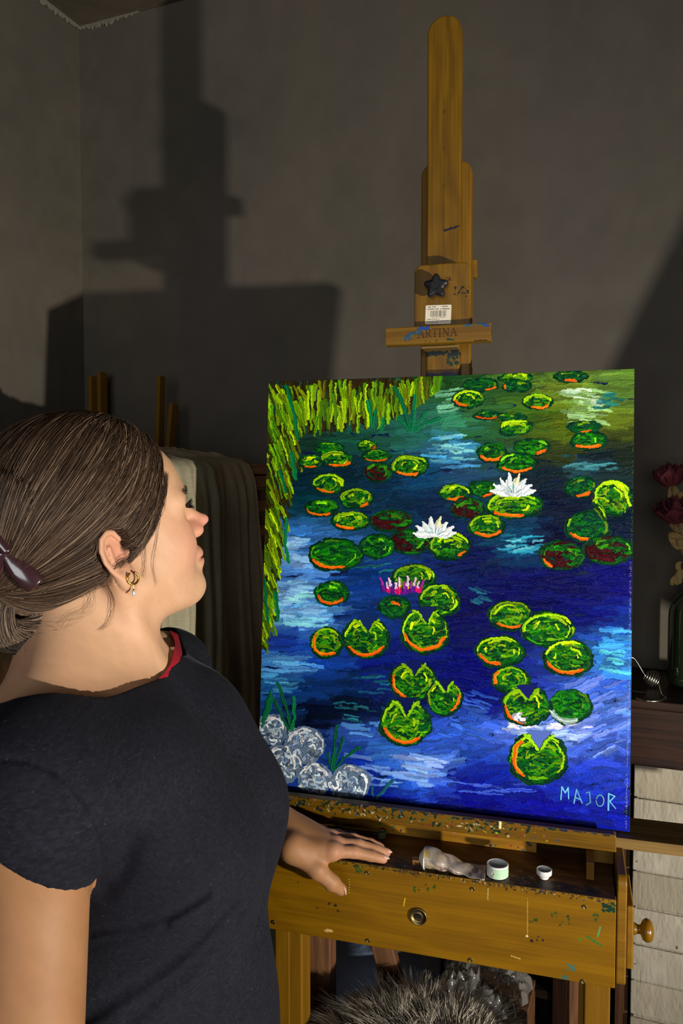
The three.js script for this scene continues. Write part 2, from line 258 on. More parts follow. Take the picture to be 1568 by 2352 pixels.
  const leftEdge = (y) => (y < 1060 ? 690 : y < 1180 ? lerp(690, 662, (y - 1060) / 120) : y < 1310 ? lerp(662, 640, (y - 1180) / 130) : y < 1430 ? lerp(640, 634, (y - 1310) / 120) : lerp(634, 606, (y - 1430) / 70));
  for (let i = 0; i < 420; i++) { const x = rr(610, 1008), y = rr(866, topEdge(x) - 12); stroke([[x, y - 16], [x + rr(-3, 3), y + 12]], rr(6, 10), jit([44, 34, 10], 14), { j: 12, h: 0.35 }); }
  for (let i = 0; i < 420; i++) { const y = rr(960, 1480), x = rr(590, leftEdge(y) - 8); stroke([[x - 6, y - 14], [x + 6, y + 12]], rr(5, 9), jit([48, 42, 8], 16), { j: 12, h: 0.35 }); }
  const blade = [[132, 178, 4], [108, 160, 6], [150, 190, 8], [70, 130, 8], [92, 140, 4], [60, 92, 8], [100, 110, 4]];
  for (let i = 0; i < 165; i++) { const x = 616 + 394 * (i / 165) + rr(-5, 5), e = topEdge(x), l = rr(30, 78), y1 = rr(Math.min(e, 868 + l + 4), e + 4), y0 = Math.max(862, y1 - l), sl = x < 700 ? rr(6, 16) : rr(-5, 6); stroke([[x - sl, y0], [x + rr(-2, 2), (y0 + y1) / 2], [x + sl * 0.4, y1]], rr(4.5, 9), jit(blade[Math.floor(rnd() * 7)], 14), { j: 26, h: 0.8 }); }
  for (let i = 0; i < 220; i++) { const y = rr(940, 1480), e = leftEdge(y), x = rr(588, e - 3), l = rr(14, 32), k = rr(0.45, 0.85); stroke([[x - l * k * 0.6, y - l], [x, y], [x + l * k * 0.35, y + l * 0.8]], rr(3.5, 7), jit(blade[Math.floor(rnd() * 7)], 14), { j: 26, h: 0.8 }); }
  const tuft = (list, c, w = 7) => { for (const p of list) { stroke(p, w * rr(0.85, 1.15), jit(c, 8), { j: 16, h: 0.75 }); } };
  tuft([[[655, 885], [676, 950], [683, 1010]], [[668, 1040], [676, 1090], [680, 1100]], [[640, 1080], [655, 1120], [658, 1130]], [[655, 1190], [653, 1240], [660, 1290]], [[630, 1360], [636, 1400], [637, 1425]], [[606, 1330], [612, 1400], [616, 1430]], [[845, 920], [852, 960], [856, 980]], [[862, 940], [857, 975]], [[880, 960], [876, 984]]], [4, 112, 62], 9);
  tuft([[[907, 890], [930, 940], [941, 985]], [[950, 905], [952, 950], [946, 990]], [[980, 945], [960, 968], [950, 985]], [[1010, 960], [975, 972], [955, 988]], [[915, 958], [930, 975], [940, 992]]], [8, 108, 66], 8);
  // lily pads: x, y, half width, half height, kind (g green, y yellow, d dark, r dark red), orange arc [from, to in degrees clockwise from the right], notch
  const pads = [[1105, 882, 38, 14, 'd', 20, 70], [1183, 866, 38, 11, 'y'], [1186, 884, 31, 13, 'd', 150, 190], [1310, 862, 38, 12, 'd', 70, 110], [1075, 915, 35, 18, 'y', 95, 170], [1234, 921, 32, 16, 'y', 40, 120], [1120, 952, 30, 9, 'd', 20, 160], [1175, 957, 32, 9, 'd'], [1184, 980, 38, 16, 'y'], [1342, 979, 38, 13, 'd', 60, 100], [1352, 1010, 40, 19, 'g', 40, 140], [1220, 1025, 40, 18, 'g', 30, 70], [1130, 1037, 33, 20, 'g', 40, 150], [1187, 1063, 43, 22, 'g', 30, 150],
    [755, 1028, 33, 14, 'g', 40, 70], [843, 1022, 22, 12, 'y', 20, 50], [712, 1059, 28, 15, 'y', 60, 120], [772, 1053, 35, 18, 'y', 20, 120], [863, 1046, 32, 14, 'g', 40, 140], [868, 1083, 30, 20, 'r'], [940, 1069, 42, 23, 'y', 60, 140], [753, 1110, 37, 22, 'y', 70, 140], [817, 1143, 37, 22, 'y', 40, 70], [738, 1165, 39, 18, 'g', 60, 170], [804, 1195, 42, 20, 'y', 80, 150], [898, 1196, 47, 24, 'r'], [940, 1243, 46, 27, 'r'], [1032, 1252, 46, 30, 'y', 30, 60], [770, 1273, 62, 35, 'g', 70, 160], [866, 1254, 38, 26, 'g'],
    [1110, 1122, 35, 18, 'g', 50, 90], [1043, 1130, 35, 17, 'y', 50, 120], [1073, 1167, 38, 22, 'r'], [1180, 1160, 64, 28, 'y', 70, 140], [1117, 1207, 40, 26, 'y', 30, 140], [1332, 1117, 34, 22, 'd', 40, 100], [1408, 1142, 44, 40, 'y'], [1350, 1210, 50, 34, 'd', 80, 150], [1290, 1275, 50, 32, 'r', 120, 160], [1398, 1262, 56, 32, 'r'],
    [760, 1361, 37, 27, 'g', 40, 160], [950, 1325, 48, 28, 'y'], [1010, 1378, 47, 36, 'y'], [905, 1393, 35, 25, 'd', 240, 330], [975, 1448, 54, 50, 'y', 20, 165, 1], [840, 1465, 52, 45, 'y', 30, 150, 1], [750, 1475, 37, 33, 'y', 60, 220], [948, 1565, 52, 44, 'y', 115, 200, 1], [1020, 1602, 38, 38, 'y', -10, 60, 1], [930, 1660, 57, 52, 'y', 50, 165, 1],
    [1172, 1413, 48, 32, 'y', 60, 130], [1258, 1445, 62, 37, 'y'], [1147, 1496, 54, 34, 'y', 90, 165], [1305, 1511, 56, 40, 'y', 50, 170], [1172, 1561, 42, 30, 'y', 160, 220], [1310, 1622, 47, 38, 'g'], [1207, 1622, 53, 44, 'y', 90, 180, 1], [1236, 1742, 65, 58, 'y', 125, 230, 1]];
  const greens = { g: [[6, 88, 16], [16, 112, 10], [3, 64, 30], [36, 128, 8]], y: [[10, 92, 14], [36, 122, 8], [4, 66, 26], [92, 152, 6]], d: [[4, 70, 34], [8, 90, 28], [2, 54, 40], [14, 100, 14]], r: [[10, 90, 16], [6, 70, 24], [50, 8, 12], [24, 110, 10]] };
  const hi = { g: [96, 170, 10], y: [165, 205, 8], d: [110, 150, 10], r: [70, 140, 10] };
  for (const [x, y, a, b, kind, o0, o1, notch] of pads) {
    const small = b < 16;
    blob(arc(x, y + 1, a * 1.04, b * 1.05, 0, 360, 30), [2, 44, 26], 0.35);
    for (let k = 0; k < 26; k++) { const f = rr(0, 360), q = rr(0.9, 1.08); stroke(arc(x, y + 1, a * q, b * q, f, f + rr(14, 36), 5), small ? 4 : 6, jit([2, 48, 28], 10), { j: 14, h: 0.4 }); }
    const N = Math.round(a * b / (small ? 10 : 20)) + 16; for (let k = 0; k < 22; k++) { const f = rr(0, 360), q = rr(0.78, 0.97); stroke(arc(x, y, a * q, b * q, f, f + rr(16, 40), 5), small ? 3 : 5, jit(greens[kind][k % 3], 12), { j: 18, h: 0.6 }); }
    for (let k = 0; k < N; k++) {
      const r = Math.sqrt(rnd()) * 0.92, f = rr(0, 360), sp = Math.min(70, rr(10, 34) / Math.max(0.3, r)), g = greens[kind], c = kind === 'r' && Math.cos((f - 140) * Math.PI / 180) > 0.25 ? [58, 8, 14] : g[Math.floor(rnd() * 4)];
      const ox = x + a * r * 0.9 * Math.cos(f / 57.3), oy = y + b * r * 0.9 * Math.sin(f / 57.3), l = Math.min(a * rr(0.16, 0.42), 20), tl = rr(-0.5, 0.5) + (r > 0.6 ? Math.sin(2 * f / 57.3) * -0.5 : 0), bend = rr(-0.3, 0.3) * l; if (((ox - x) / a) ** 2 + ((oy - y) / b) ** 2 > 0.8) continue; stroke([[ox - l * Math.cos(tl) * 0.5, oy - l * Math.sin(tl) * 0.5 * b / a], [ox, oy + bend * b / a], [ox + l * Math.cos(tl) * 0.5, oy + l * Math.sin(tl) * 0.5 * b / a]], rr(2.6, small ? 4 : 6.5), jit(c, 12), { j: 20, h: rr(0.5, 0.85) });
    }
    for (let k = 0; k < (kind === 'y' ? 7 : 3); k++) { const f = rr(175, 365), r = rr(0.35, 0.96); stroke(arc(x, y, a * r, b * r, f, f + rr(20, 55), 6), rr(2.4, small ? 3.6 : 6), jit(hi[kind], 16), { j: 30, h: 0.85 }); }
    if (kind === 'y' && !small) stroke(arc(x, y, a * 0.93, b * 0.93, rr(150, 200), rr(290, 350), 12), rr(4, 6), jit([140, 190, 10], 14), { j: 34, h: 0.9 });
    if (notch) {
      const w = tone(x, y - b - 4).map((v) => v * 0.8); blob([[x - a * 0.42, y - b * 1.12], [x + a * 0.48, y - b * 1.12], [x + a * 0.3, y - b * 0.8], [x + 4, y - b * 0.36], [x - a * 0.2, y - b * 0.8]], w, 0.3);
      stroke([[x - a * 0.50, y - b * 0.92], [x - a * 0.24, y - b * 0.74], [x, y - b * 0.34]], 6.5, [128, 180, 12], { j: 34, h: 0.9 }); stroke([[x + a * 0.55, y - b * 0.92], [x + a * 0.32, y - b * 0.70], [x + 8, y - b * 0.34]], 6.5, [122, 176, 10], { j: 34, h: 0.9 });
    }
    if (o0 !== undefined) { const inner = y > 1380 && x < 910 && x > 890 ? 0.35 : 0.88; stroke(arc(x, y, a * inner, b * inner, o0, o1, 10), small ? 4.5 : 6, [252, 92, 6], { j: 24, h: 0.95 }); if (!small) stroke(arc(x, y, a * (inner - 0.06), b * (inner - 0.08), o0 + 8, o1 - 12, 8), 2.6, [255, 128, 14], { j: 18, h: 1 }); }
  }
  function blob(pts, c, h) { for (const [g, st] of [[A, css(c)], [B, `rgb(${h * 255 | 0},0,0)`]]) { g.fillStyle = st; g.beginPath(); pts.forEach((p, i) => { const q = at(...p); i ? g.lineTo(...q) : g.moveTo(...q); }); g.fill(); } }
  function arc(x, y, a, b, d0, d1, n) { const p = []; for (let i = 0; i <= n; i++) { const t = (d0 + (d1 - d0) * i / n) * Math.PI / 180; p.push([x + a * Math.cos(t), y + b * Math.sin(t)]); } return p; }
  for (let i = 0; i < 12; i++) { const x = rr(1375, 1440), y = rr(1115, 1185); stroke([[x - 10, y - 8], [x, y], [x + 6, y + 12]], rr(3, 5), jit([120, 165, 12], 30), { j: 30, h: 0.9 }); }
  stroke([[1388, 1112], [1412, 1108], [1436, 1130], [1447, 1160]], 8, [160, 196, 10], { j: 30, h: 0.95 }); stroke([[1362, 1150], [1376, 1142], [1396, 1150]], 6, [150, 190, 12], { j: 30, h: 0.95 });
  for (let i = 0; i < 8; i++) stroke(arc(1205 + rr(-18, 18), 1648 + rr(-8, 6), rr(10, 22), rr(4, 9), rr(0, 180), rr(200, 360), 8), 4, jit([190, 190, 220], 36), { j: 26, h: 0.9 });
  for (let i = 0; i < 6; i++) stroke(arc(1305, 1628, rr(34, 46), rr(24, 34), 60, 170, 8), 4, jit([170, 200, 190], 36), { j: 30, h: 0.9 });
  // water lilies
  const petal = (x, y, deg, len, w, c) => { const q = deg * Math.PI / 180, ux = Math.cos(q), uy = -Math.sin(q), pp = []; for (let i = 0; i <= 16; i++) { const s = i / 16, side = s < 0.5 ? 1 : -1, k = s < 0.5 ? s * 2 : 2 - s * 2, ww = w * 0.62 * Math.sin(Math.PI * Math.pow(k, 0.8)) ** 0.7 * side; pp.push([x + ux * len * k - uy * ww, y + uy * len * k + ux * ww]); } blob(pp, [c[0] * 0.86, c[1] * 0.92, c[2] * 0.95], 0.7); w *= 0.75; const t = deg * Math.PI / 180, dx = Math.cos(t), dy = -Math.sin(t); stroke([[x, y], [x + dx * len * 0.5, y + dy * len * 0.5]], w, c, { j: 12, h: 1 }); stroke([[x + dx * len * 0.45, y + dy * len * 0.45], [x + dx * len, y + dy * len]], w * 0.55, c, { j: 10, h: 1 }); };
  for (const [x, y, k] of [[1177, 1137, 1], [997, 1233, 0.95]]) {
    for (const d of [12, 32, 54, 76, 99, 122, 146, 168]) petal(x + 12 * Math.cos(d * Math.PI / 180), y - 3, d, (d > 60 && d < 120 ? 47 : 40) * k, 14, d === 76 ? [248, 240, 190] : [250, 252, 250]);
    for (const d of [20, 50, 70, 105, 130, 160]) petal(x, y - 2, d, 26 * k, 8, jit([236, 244, 250], 8));
    for (const d of [33, 84, 117, 148]) stroke([[x + 10 * Math.cos(d / 57.3), y - 8], [x + 26 * Math.cos(d / 57.3), y - 26 * Math.sin(d / 57.3)]], 1.6, [120, 190, 170], { j: 10, a: 0.8, h: 0.6 });
  }
  for (const [dx, l, lean] of [[-44, 28, -8], [-34, 20, -4], [-26, 32, -6], [-16, 22, -2], [-8, 34, -2], [2, 26, 0], [8, 36, 2], [16, 24, 2], [24, 32, 5], [32, 22, 5], [40, 26, 8]]) { const x = 925 + dx, y = 1362 - Math.abs(dx) * 0.12; stroke([[x, y], [x + lean * 0.5, y - l * 0.5]], 9, rnd() > 0.4 ? [205, 12, 92] : [92, 14, 130], { j: 26, h: 0.95 }); stroke([[x + lean * 0.5, y - l * 0.45], [x + lean, y - l]], 6, rnd() > 0.35 ? [236, 190, 214] : [150, 40, 150], { j: 20, h: 1 }); }
  stroke([[918, 1350], [921, 1344]], 4, [240, 190, 30], {}); stroke([[936, 1352], [938, 1347]], 4, [240, 190, 30], {});
  // stones by the bank
  for (const [x, y, r] of [[622, 1676, 38], [698, 1712, 46], [644, 1756, 48], [722, 1790, 40], [803, 1800, 46]]) {
    blob(arc(x, y, r * 1.02, r * 0.96, 0, 360, 24), [92, 112, 138], 0.5);
    for (let k = 0; k < 70; k++) { const q = Math.sqrt(rnd()) * 0.86, f = rr(0, 360), ox = x + q * r * Math.cos(f), oy = y + q * r * Math.sin(f) * 0.92, rs = rr(4, 13), f2 = rr(0, 360); stroke(arc(ox, oy, rs, rs * 0.8, f2, f2 + rr(60, 190), 7), rr(3, 7), jit(rnd() > 0.55 ? [160, 178, 196] : rnd() > 0.35 ? [84, 108, 138] : [206, 216, 226], 18), { j: 20, h: rr(0.5, 0.9) }); }
    for (let k = 0; k < 7; k++) { const f = rr(190, 350); stroke(arc(x, y, r * rr(0.6, 0.95), r * rr(0.6, 0.92), f, f + rr(20, 60), 6), rr(3, 5), jit([226, 232, 240], 12), { j: 14, h: 0.95 }); }
  }
  tuft([[[637, 1570], [655, 1620], [668, 1672]], [[674, 1600], [675, 1650], [670, 1676]], [[630, 1610], [648, 1650], [662, 1676]], [[620, 1590], [605, 1640], [600, 1670]], [[625, 1600], [612, 1640], [606, 1660]]], [6, 104, 56], 7);
  tuft([[[773, 1668], [768, 1710], [762, 1752]], [[788, 1695], [774, 1735], [764, 1766]], [[826, 1718], [790, 1742], [766, 1770]], [[752, 1730], [758, 1760]], [[768, 1720], [762, 1772]]], [8, 92, 58], 7);
  tuft([[[900, 1792], [880, 1815], [862, 1836]], [[893, 1800], [876, 1824]], [[856, 1806], [856, 1832]]], [24, 92, 110], 6);
  // wet paint drags: the strokes wander a little where the brush went over them again
  {
    const drag = (g) => { const src = g.getImageData(0, 0, TW, TH), out = g.createImageData(TW, TH), s32 = new Uint32Array(src.data.buffer), o32 = new Uint32Array(out.data.buffer); for (let y = 0; y < TH; y++) for (let x = 0; x < TW; x++) { const k = (y * TW + x) * 2; o32[y * TW + x] = s32[clamp(y + off[k + 1] | 0, 0, TH - 1) * TW + clamp(x + off[k] | 0, 0, TW - 1)]; } g.putImageData(out, 0, 0); };
    const off = new Float32Array(TW * TH * 2); for (let y = 0; y < TH; y++) for (let x = 0; x < TW; x++) { const k = (y * TW + x) * 2; off[k] = 8 * (vnoise(x / 30, y / 22, 1) - 0.5) + 4.5 * (vnoise(x / 9, y / 8, 2) - 0.5) + 3.5 * (vnoise(x / 4, y / 4, 5) - 0.5); off[k + 1] = 7 * (vnoise(x / 34, y / 24, 3) - 0.5) + 4.5 * (vnoise(x / 10, y / 8, 4) - 0.5) + 3 * (vnoise(x / 4, y / 4, 6) - 0.5); }
    drag(A); drag(B);
  }
  // signature
  const ink = [92, 164, 206], sig = (p) => stroke(p, 3.2, ink, { j: 22, a: 0.85, h: 1 });
  sig([[1288, 1838], [1290, 1808]]); sig([[1290, 1808], [1298, 1822], [1305, 1810]]); sig([[1305, 1810], [1306, 1836]]);
  sig([[1318, 1846], [1324, 1814]]); sig([[1324, 1814], [1337, 1846]]); sig([[1320, 1832], [1334, 1838]]);
  sig([[1346, 1822], [1354, 1820], [1356, 1844], [1346, 1850]]); sig(arc(1378, 1840, 9, 13, 200, 540, 14)); sig([[1397, 1862], [1398, 1824]]); sig([[1398, 1824], [1412, 1830], [1400, 1842]]); sig([[1400, 1842], [1414, 1858]]);
  // light glints put in as colour along the right edge; woven ground showing through
  for (let i = 0; i < 1100; i++) { const y = rr(846, 1905), x = 1460 - (y - 842) * 0.0187 - rr(0.5, 6) * rnd() - 0.6; if (y > 1290 || rnd() > 0.6) stroke([[x, y], [x + rr(-1, 1), y + rr(0.2, 1.2)]], 0.55, y > 1290 ? [170, 172, 230] : [110, 150, 60], { j: 40, h: 1 }); }
  for (let y = 0; y < TH; y += 7) { B.fillStyle = 'rgba(0,0,0,0.06)'; B.fillRect(0, y, TW, 3); }
  const tex = new THREE.CanvasTexture(col); tex.colorSpace = THREE.SRGBColorSpace; tex.magFilter = THREE.LinearFilter;
  const bump = new THREE.CanvasTexture(hgt); bump.magFilter = THREE.LinearFilter;
  const paint = phys({ map: tex, bumpMap: bump, bumpScale: 0.0022, roughness: 0.36, specularIntensity: 0.16 });
  const sideMat = std({ color: lin(0.03, 0.10, 0.02), roughness: 0.6, map: plasterMap });
  const p = thing('oil_painting', 'large unframed oil painting of water lilies on the easel', 'painting');
  const M = new THREE.Matrix4().makeBasis(CU, CV, CN); p.quaternion.setFromRotationMatrix(M); p.position.copy(CC);
  const face = new THREE.PlaneGeometry(CW - 0.0016, CH - 0.0016); face.translate(0, 0, 0.0004); part('painted_canvas', face, paint, p);
  part('canvas_edge', box(-CW / 2, CW / 2, -CH / 2, CH / 2, -CT, 0, 0.002), sideMat, p, 'dark green painted canvas edge');
  const bar = (a, b, c, d) => part('stretcher_bar', box(a, b, c, d, -CT - 0.0035, -CT, 0.001), oliveMat, p);
  bar(-CW / 2 + 0.004, -CW / 2 + 0.05, -CH / 2 + 0.004, CH / 2 - 0.004); bar(CW / 2 - 0.05, CW / 2 - 0.004, -CH / 2 + 0.004, CH / 2 - 0.004); bar(-CW / 2 + 0.05, CW / 2 - 0.05, -CH / 2 + 0.004, -CH / 2 + 0.05); bar(-CW / 2 + 0.05, CW / 2 - 0.05, CH / 2 - 0.05, CH / 2 - 0.004);
}

// ---------------------------------------------------------------- the studio easel
const easel = thing('studio_easel', 'tall yellow varnished wooden studio easel splattered with paint', 'easel', EO.toArray(), -EYAW);
// a wood texture of its own for one board, with the paint marks that lie on it (positions in the board's metres)
function boardTexture(x0, x1, y0, y1, light, dark, s, marks, ppm = 1900) {
  const w = Math.round((x1 - x0) * ppm), h = Math.round((y1 - y0) * ppm);
  const t = texture(w, h, (g) => {
    const im = g.createImageData(w, h), d = im.data;
    for (let y = 0; y < h; y++) for (let x = 0; x < w; x++) {
      const u = x / ppm, v = y / ppm, q = w >= h ? [u, v] : [v, u], wob = fbm(q[0] * 6, q[1] * 16, s, 3) * 2.4, ring = 0.5 + 0.5 * Math.sin((q[1] * 55 + wob * 2) * 3), fine = fbm(q[0] * 12, q[1] * 420, s + 4, 2);
      const c = mixc(light, dark, clamp(0.5 + 0.45 * (ring - 0.5) + 0.9 * (fine - 0.5) + 0.5 * (fbm(q[0] * 5, q[1] * 9, s + 9, 3) - 0.5), 0, 1)), k = (y * w + x) * 4; d[k] = c[0]; d[k + 1] = c[1]; d[k + 2] = c[2]; d[k + 3] = 255;
    }
    g.putImageData(im, 0, 0);
    const P = (x, y) => [(x - x0) * ppm, (y1 - y) * ppm];
    const dab = (x, y, r, c, stretch = 1, turn = 0, a = 0.9) => { const [X, Y] = P(x, y); g.save(); g.translate(X, Y); g.rotate(turn); g.fillStyle = `rgba(${c[0]},${c[1]},${c[2]},${a})`; g.beginPath(); for (let i = 0; i <= 14; i++) { const t = i / 14 * 6.283, q = r * ppm * (0.65 + 0.6 * rnd()); g.lineTo(Math.cos(t) * q * stretch, Math.sin(t) * q); } g.fill(); g.restore(); };
    marks(dab, g, P, ppm);
  }, { repeat: false });
  t.repeat.set(1 / (x1 - x0), 1 / (y1 - y0)); t.offset.set(-x0 / (x1 - x0), -y0 / (y1 - y0)); return t;
}
const YL = [116, 83, 7], YD = [88, 59, 2];
const INKS = [[10, 40, 30], [12, 18, 70], [20, 24, 26], [24, 60, 130], [30, 90, 40], [150, 150, 140], [120, 26, 50], [140, 46, 26], [150, 130, 40], [44, 90, 66], [150, 90, 100]];
const e2 = (px, py, z) => onEasel(px, py, z);
const MZ = -0.055;                                               // front of the sliding mast
{
  // mast: long sliding bar with a round top, groove mark and paint stripes
  const mastTex = boardTexture(-0.03, 0.03, 1.55, 2.26, YL, YD, 3, (dab, g, P, k) => {
    reseed(31);
    for (let y = 1.85; y < 2.12; y += 0.002) dab(0.001 + rr(-0.001, 0.001), y, 0.0012, [52, 40, 22], 1, 0, 0.25);
    for (const y of [1.91, 1.98, 2.04, 2.1]) dab(0.001, y, 0.0035, [46, 38, 26], 0.6, 0, 0.35);
    for (let i = 0; i < 14; i++) dab(0.004 + i * 0.0018, 1.907 + i * 0.0004 + rr(-0.001, 0.001), rr(0.0008, 0.002), [16, 16, 50], 1.6);
    for (let i = 0; i < 46; i++) { const x = rr(-0.026, 0.026); dab(x, 1.706 + (x > 0 ? rr(-0.004, 0.012) : rr(-0.002, 0.002)), rr(0.001, 0.004), [8, 22, 24], rr(1, 2.4), rr(-0.4, 0.4)); }
    for (let i = 0; i < 20; i++) dab(rr(0.008, 0.026), rr(1.684, 1.7), rr(0.001, 0.003), [10, 40, 34], 1.4, rr(0, 3));
    for (let i = 0; i < 120; i++) dab(rr(-0.028, 0.028), 1.664 + rr(-0.007, 0.007), rr(0.001, 0.004), i % 3 ? [22, 16, 58] : [40, 30, 84], 3, rr(-0.2, 0.2), 0.6);
  });
  const mastMat = std({ map: mastTex, roughness: 0.45 });
  const ms = new THREE.Shape(); ms.moveTo(-0.0275, 0.96); ms.lineTo(0.0285, 0.96); ms.lineTo(0.0285, 2.226); ms.absarc(0.0005, 2.226, 0.028, 0, Math.PI); ms.lineTo(-0.0275, 0.96);
  part('mast', slab(ms, MZ - 0.02, MZ, 0.0025), mastMat, easel);
  part('mast_housing', slab(roundedShape(-0.041, 0.044, 0.81, 2.026, [0, 0, 0.02, 0.02]), MZ - 0.042, MZ - 0.0205, 0.003, 1), ochreMat, easel);
  part('guide_block', box(0.02, 0.0505, 1.838, 1.868, MZ - 0.06, MZ - 0.0425, 0.002), ochreMat, easel);
  part('guide_block', box(-0.04, 0.043, 1.63, 1.69, MZ - 0.06, MZ - 0.0425, 0.003), ochreMat, easel);
  // upper clamp
  const blockTex = boardTexture(-0.043, 0.053, 1.735, 1.85, YL, YD, 8, (dab) => {
    reseed(17); for (let i = 0; i < 12; i++) dab(0.014 + rr(-0.004, 0.005), 1.82 + rr(-0.004, 0.004), rr(0.0005, 0.0014), [60, 36, 6], 1.8, rr(0, 3));
    for (let i = 0; i < 22; i++) dab(rr(0.024, 0.048), 1.797 + rr(-0.008, 0.008), rr(0.0005, 0.0016), [22, 22, 16], 1.3, rr(0, 3));
    for (let i = 0; i < 16; i++) dab(-0.013 + rr(-0.003, 0.003), 1.835 - i * 0.0012, 0.0022, [120, 58, 10], 0.7, 0, 0.35);
  });
  const BZ = -0.02;
  part('clamp_block', slab(roundedShape(-0.041, 0.0505, 1.737, 1.844, [0, 0, 0.013, 0.013]), MZ, BZ, 0.002), std({ map: blockTex, roughness: 0.45 }), easel);
  const star = new THREE.Shape(); for (let i = 0; i <= 80; i++) { const t = i / 80 * Math.PI * 2, r = 0.0168 + 0.0034 * Math.cos(5 * (t - Math.PI / 2)); i ? star.lineTo(r * Math.cos(t), r * Math.sin(t)) : star.moveTo(r * Math.cos(t), r * Math.sin(t)); }
  const kg = new THREE.ExtrudeGeometry(star, { depth: 0.006, bevelEnabled: true, bevelThickness: 0.005, bevelSize: 0.004, bevelOffset: -0.004, bevelSegments: 4, curveSegments: 6 }); kg.translate(-0.002, 1.8035, BZ + 0.013);
  const neck = new THREE.CylinderGeometry(0.007, 0.008, 0.01, 20); neck.rotateX(Math.PI / 2); neck.translate(-0.002, 1.8035, BZ + 0.005);
  const knob = part('star_knob', [kg, neck], blackPlastic, easel, 'black plastic star knob');
  const dim = new THREE.CylinderGeometry(0.0062, 0.0062, 0.001, 24); dim.rotateX(Math.PI / 2); dim.translate(-0.002, 1.8035, BZ + 0.0292); part('knob_cap', dim, blackPlastic, knob);
  const sticker = texture(512, 368, (g, w, h) => {
    g.fillStyle = '#d8cdb8'; g.fillRect(0, 0, w, h); g.fillStyle = '#17150f'; 
    const print = (x0, x1, y, h) => { let x = x0; while (x < x1) { const w = rr(3, 9); if (rnd() > 0.16) { g.fillRect(x, y - h * rr(0.6, 1), w, h * rr(0.3, 0.6)); g.fillRect(x, y - h * rr(0.3, 0.45), w * rr(0.4, 1), h * 0.3); } x += w + rr(1, 3); } };        // print too small to read in the photograph
    reseed(6); print(34, 206, 46, 26); print(300, 440, 44, 26); print(24, 482, 90, 28);
    reseed(4); let x = 104; while (x < 410) { const a = 2 + Math.floor(rnd() * 3) * 3, b = 3 + Math.floor(rnd() * 3) * 3; g.fillRect(x, 106, a, 118); x += a + b; }
    print(120, 400, 248, 14); print(40, 300, 286, 18); print(22, 470, 318, 18); print(40, 250, 348, 18);
  }, { repeat: false });
  const st = slab(roundedShape(-0.021, 0.021, -0.0152, 0.0152, [0.002, 0.002, 0.002, 0.002]), 0, 0.0006, 0.0001); sticker.repeat.set(1 / 0.042, 1 / 0.0304); sticker.offset.set(0.5, 0.5);
  const label = part('barcode_sticker', st, std({ map: sticker, roughness: 0.5 }), easel, 'white barcode sticker'); label.position.set(-0.0015, 1.7625, BZ); label.rotation.z = -0.03;
  // clamp board with the maker's name
  const boardTex = boardTexture(-0.086, 0.086, 1.71, 1.745, [124, 90, 9], [96, 65, 3], 12, (dab, g, P, k) => {
    reseed(23); const [X, Y] = P(-0.0315, 1.7225); g.fillStyle = 'rgba(52,22,2,1)'; g.font = `${0.0135 * k * 1.4}px serif`; g.fillText('ARTINA', X, Y, 0.064 * k);
    for (let i = 0; i < 40; i++) { const t = rnd(); dab(-0.05 + t * 0.026 + rr(-0.004, 0.004), 1.7235 + t * 0.014 + rr(-0.003, 0.003), rr(0.001, 0.003), i % 3 ? [40, 62, 96] : [62, 96, 90], 1.8, -0.5, 0.6); }
    for (let i = 0; i < 12; i++) dab(rr(-0.026, -0.014), 1.738 + rr(-0.001, 0.002), rr(0.0012, 0.0024), [10, 62, 150], 1.8); for (let i = 0; i < 14; i++) dab(rr(0.046, 0.08), 1.738 + rr(-0.002, 0.003), rr(0.001, 0.0024), i % 2 ? [20, 60, 140] : [40, 80, 90], 2);
    for (let i = 0; i < 10; i++) dab(0.017 + i * 0.0012, 1.7185 - i * 0.0002, 0.002 - i * 0.00012, [14, 50, 32], 1); for (let i = 0; i < 9; i++) dab(rr(-0.02, 0), 1.7155 + rr(0, 0.003), rr(0.0005, 0.0012), [40, 44, 40], 1); for (let i = 0; i < 16; i++) dab(rr(0.06, 0.085), 1.7135, rr(0.0008, 0.0016), [24, 20, 10], 2);
  });
  part('clamp_board', slab(roundedShape(-0.085, 0.085, 1.7132, 1.7415, [0.001, 0.001, 0.001, 0.001]), -0.02, 0.0, 0.0012), std({ map: boardTex, roughness: 0.45 }), easel);
  part('clamp_foot', box(-0.03, 0.03, 1.709, 1.7132, -0.05, -0.022, 0.001), oliveMat, easel);

  // canvas ledge that runs on past the picture
  part('canvas_ledge', box(-0.33, 0.62, 0.9500, 0.9665, -0.03, 0.0495, 0.0015), oliveMat, easel);
  // paint-caked front rail
  const railTex = boardTexture(-0.28, 0.282, 0.94, 0.985, YL, YD, 21, (dab) => {
    reseed(71);
    for (let i = 0; i < 420; i++) dab(rr(-0.28, 0.28), 0.9805 - Math.abs(rr(0, 0.006)) * rnd(), rr(0.001, 0.003), [[10, 14, 40], [12, 40, 34], [14, 18, 24], [24, 30, 90]][i & 3], rr(1, 3), rr(-0.2, 0.2), 0.85);
    for (let i = 0; i < 60; i++) dab(rr(-0.26, -0.14), 0.982 - rr(0, 0.003), rr(0.001, 0.0024), i % 2 ? [190, 50, 90] : [60, 50, 160], 2.4, 0.1);
    for (let i = 0; i < 190; i++) { const x = rr(-0.27, 0.2); dab(x, rr(0.953, 0.978), rr(0.0004, 0.0016), INKS[Math.floor(rnd() * INKS.length)], rr(0.8, 2.6), rr(0, 3)); }
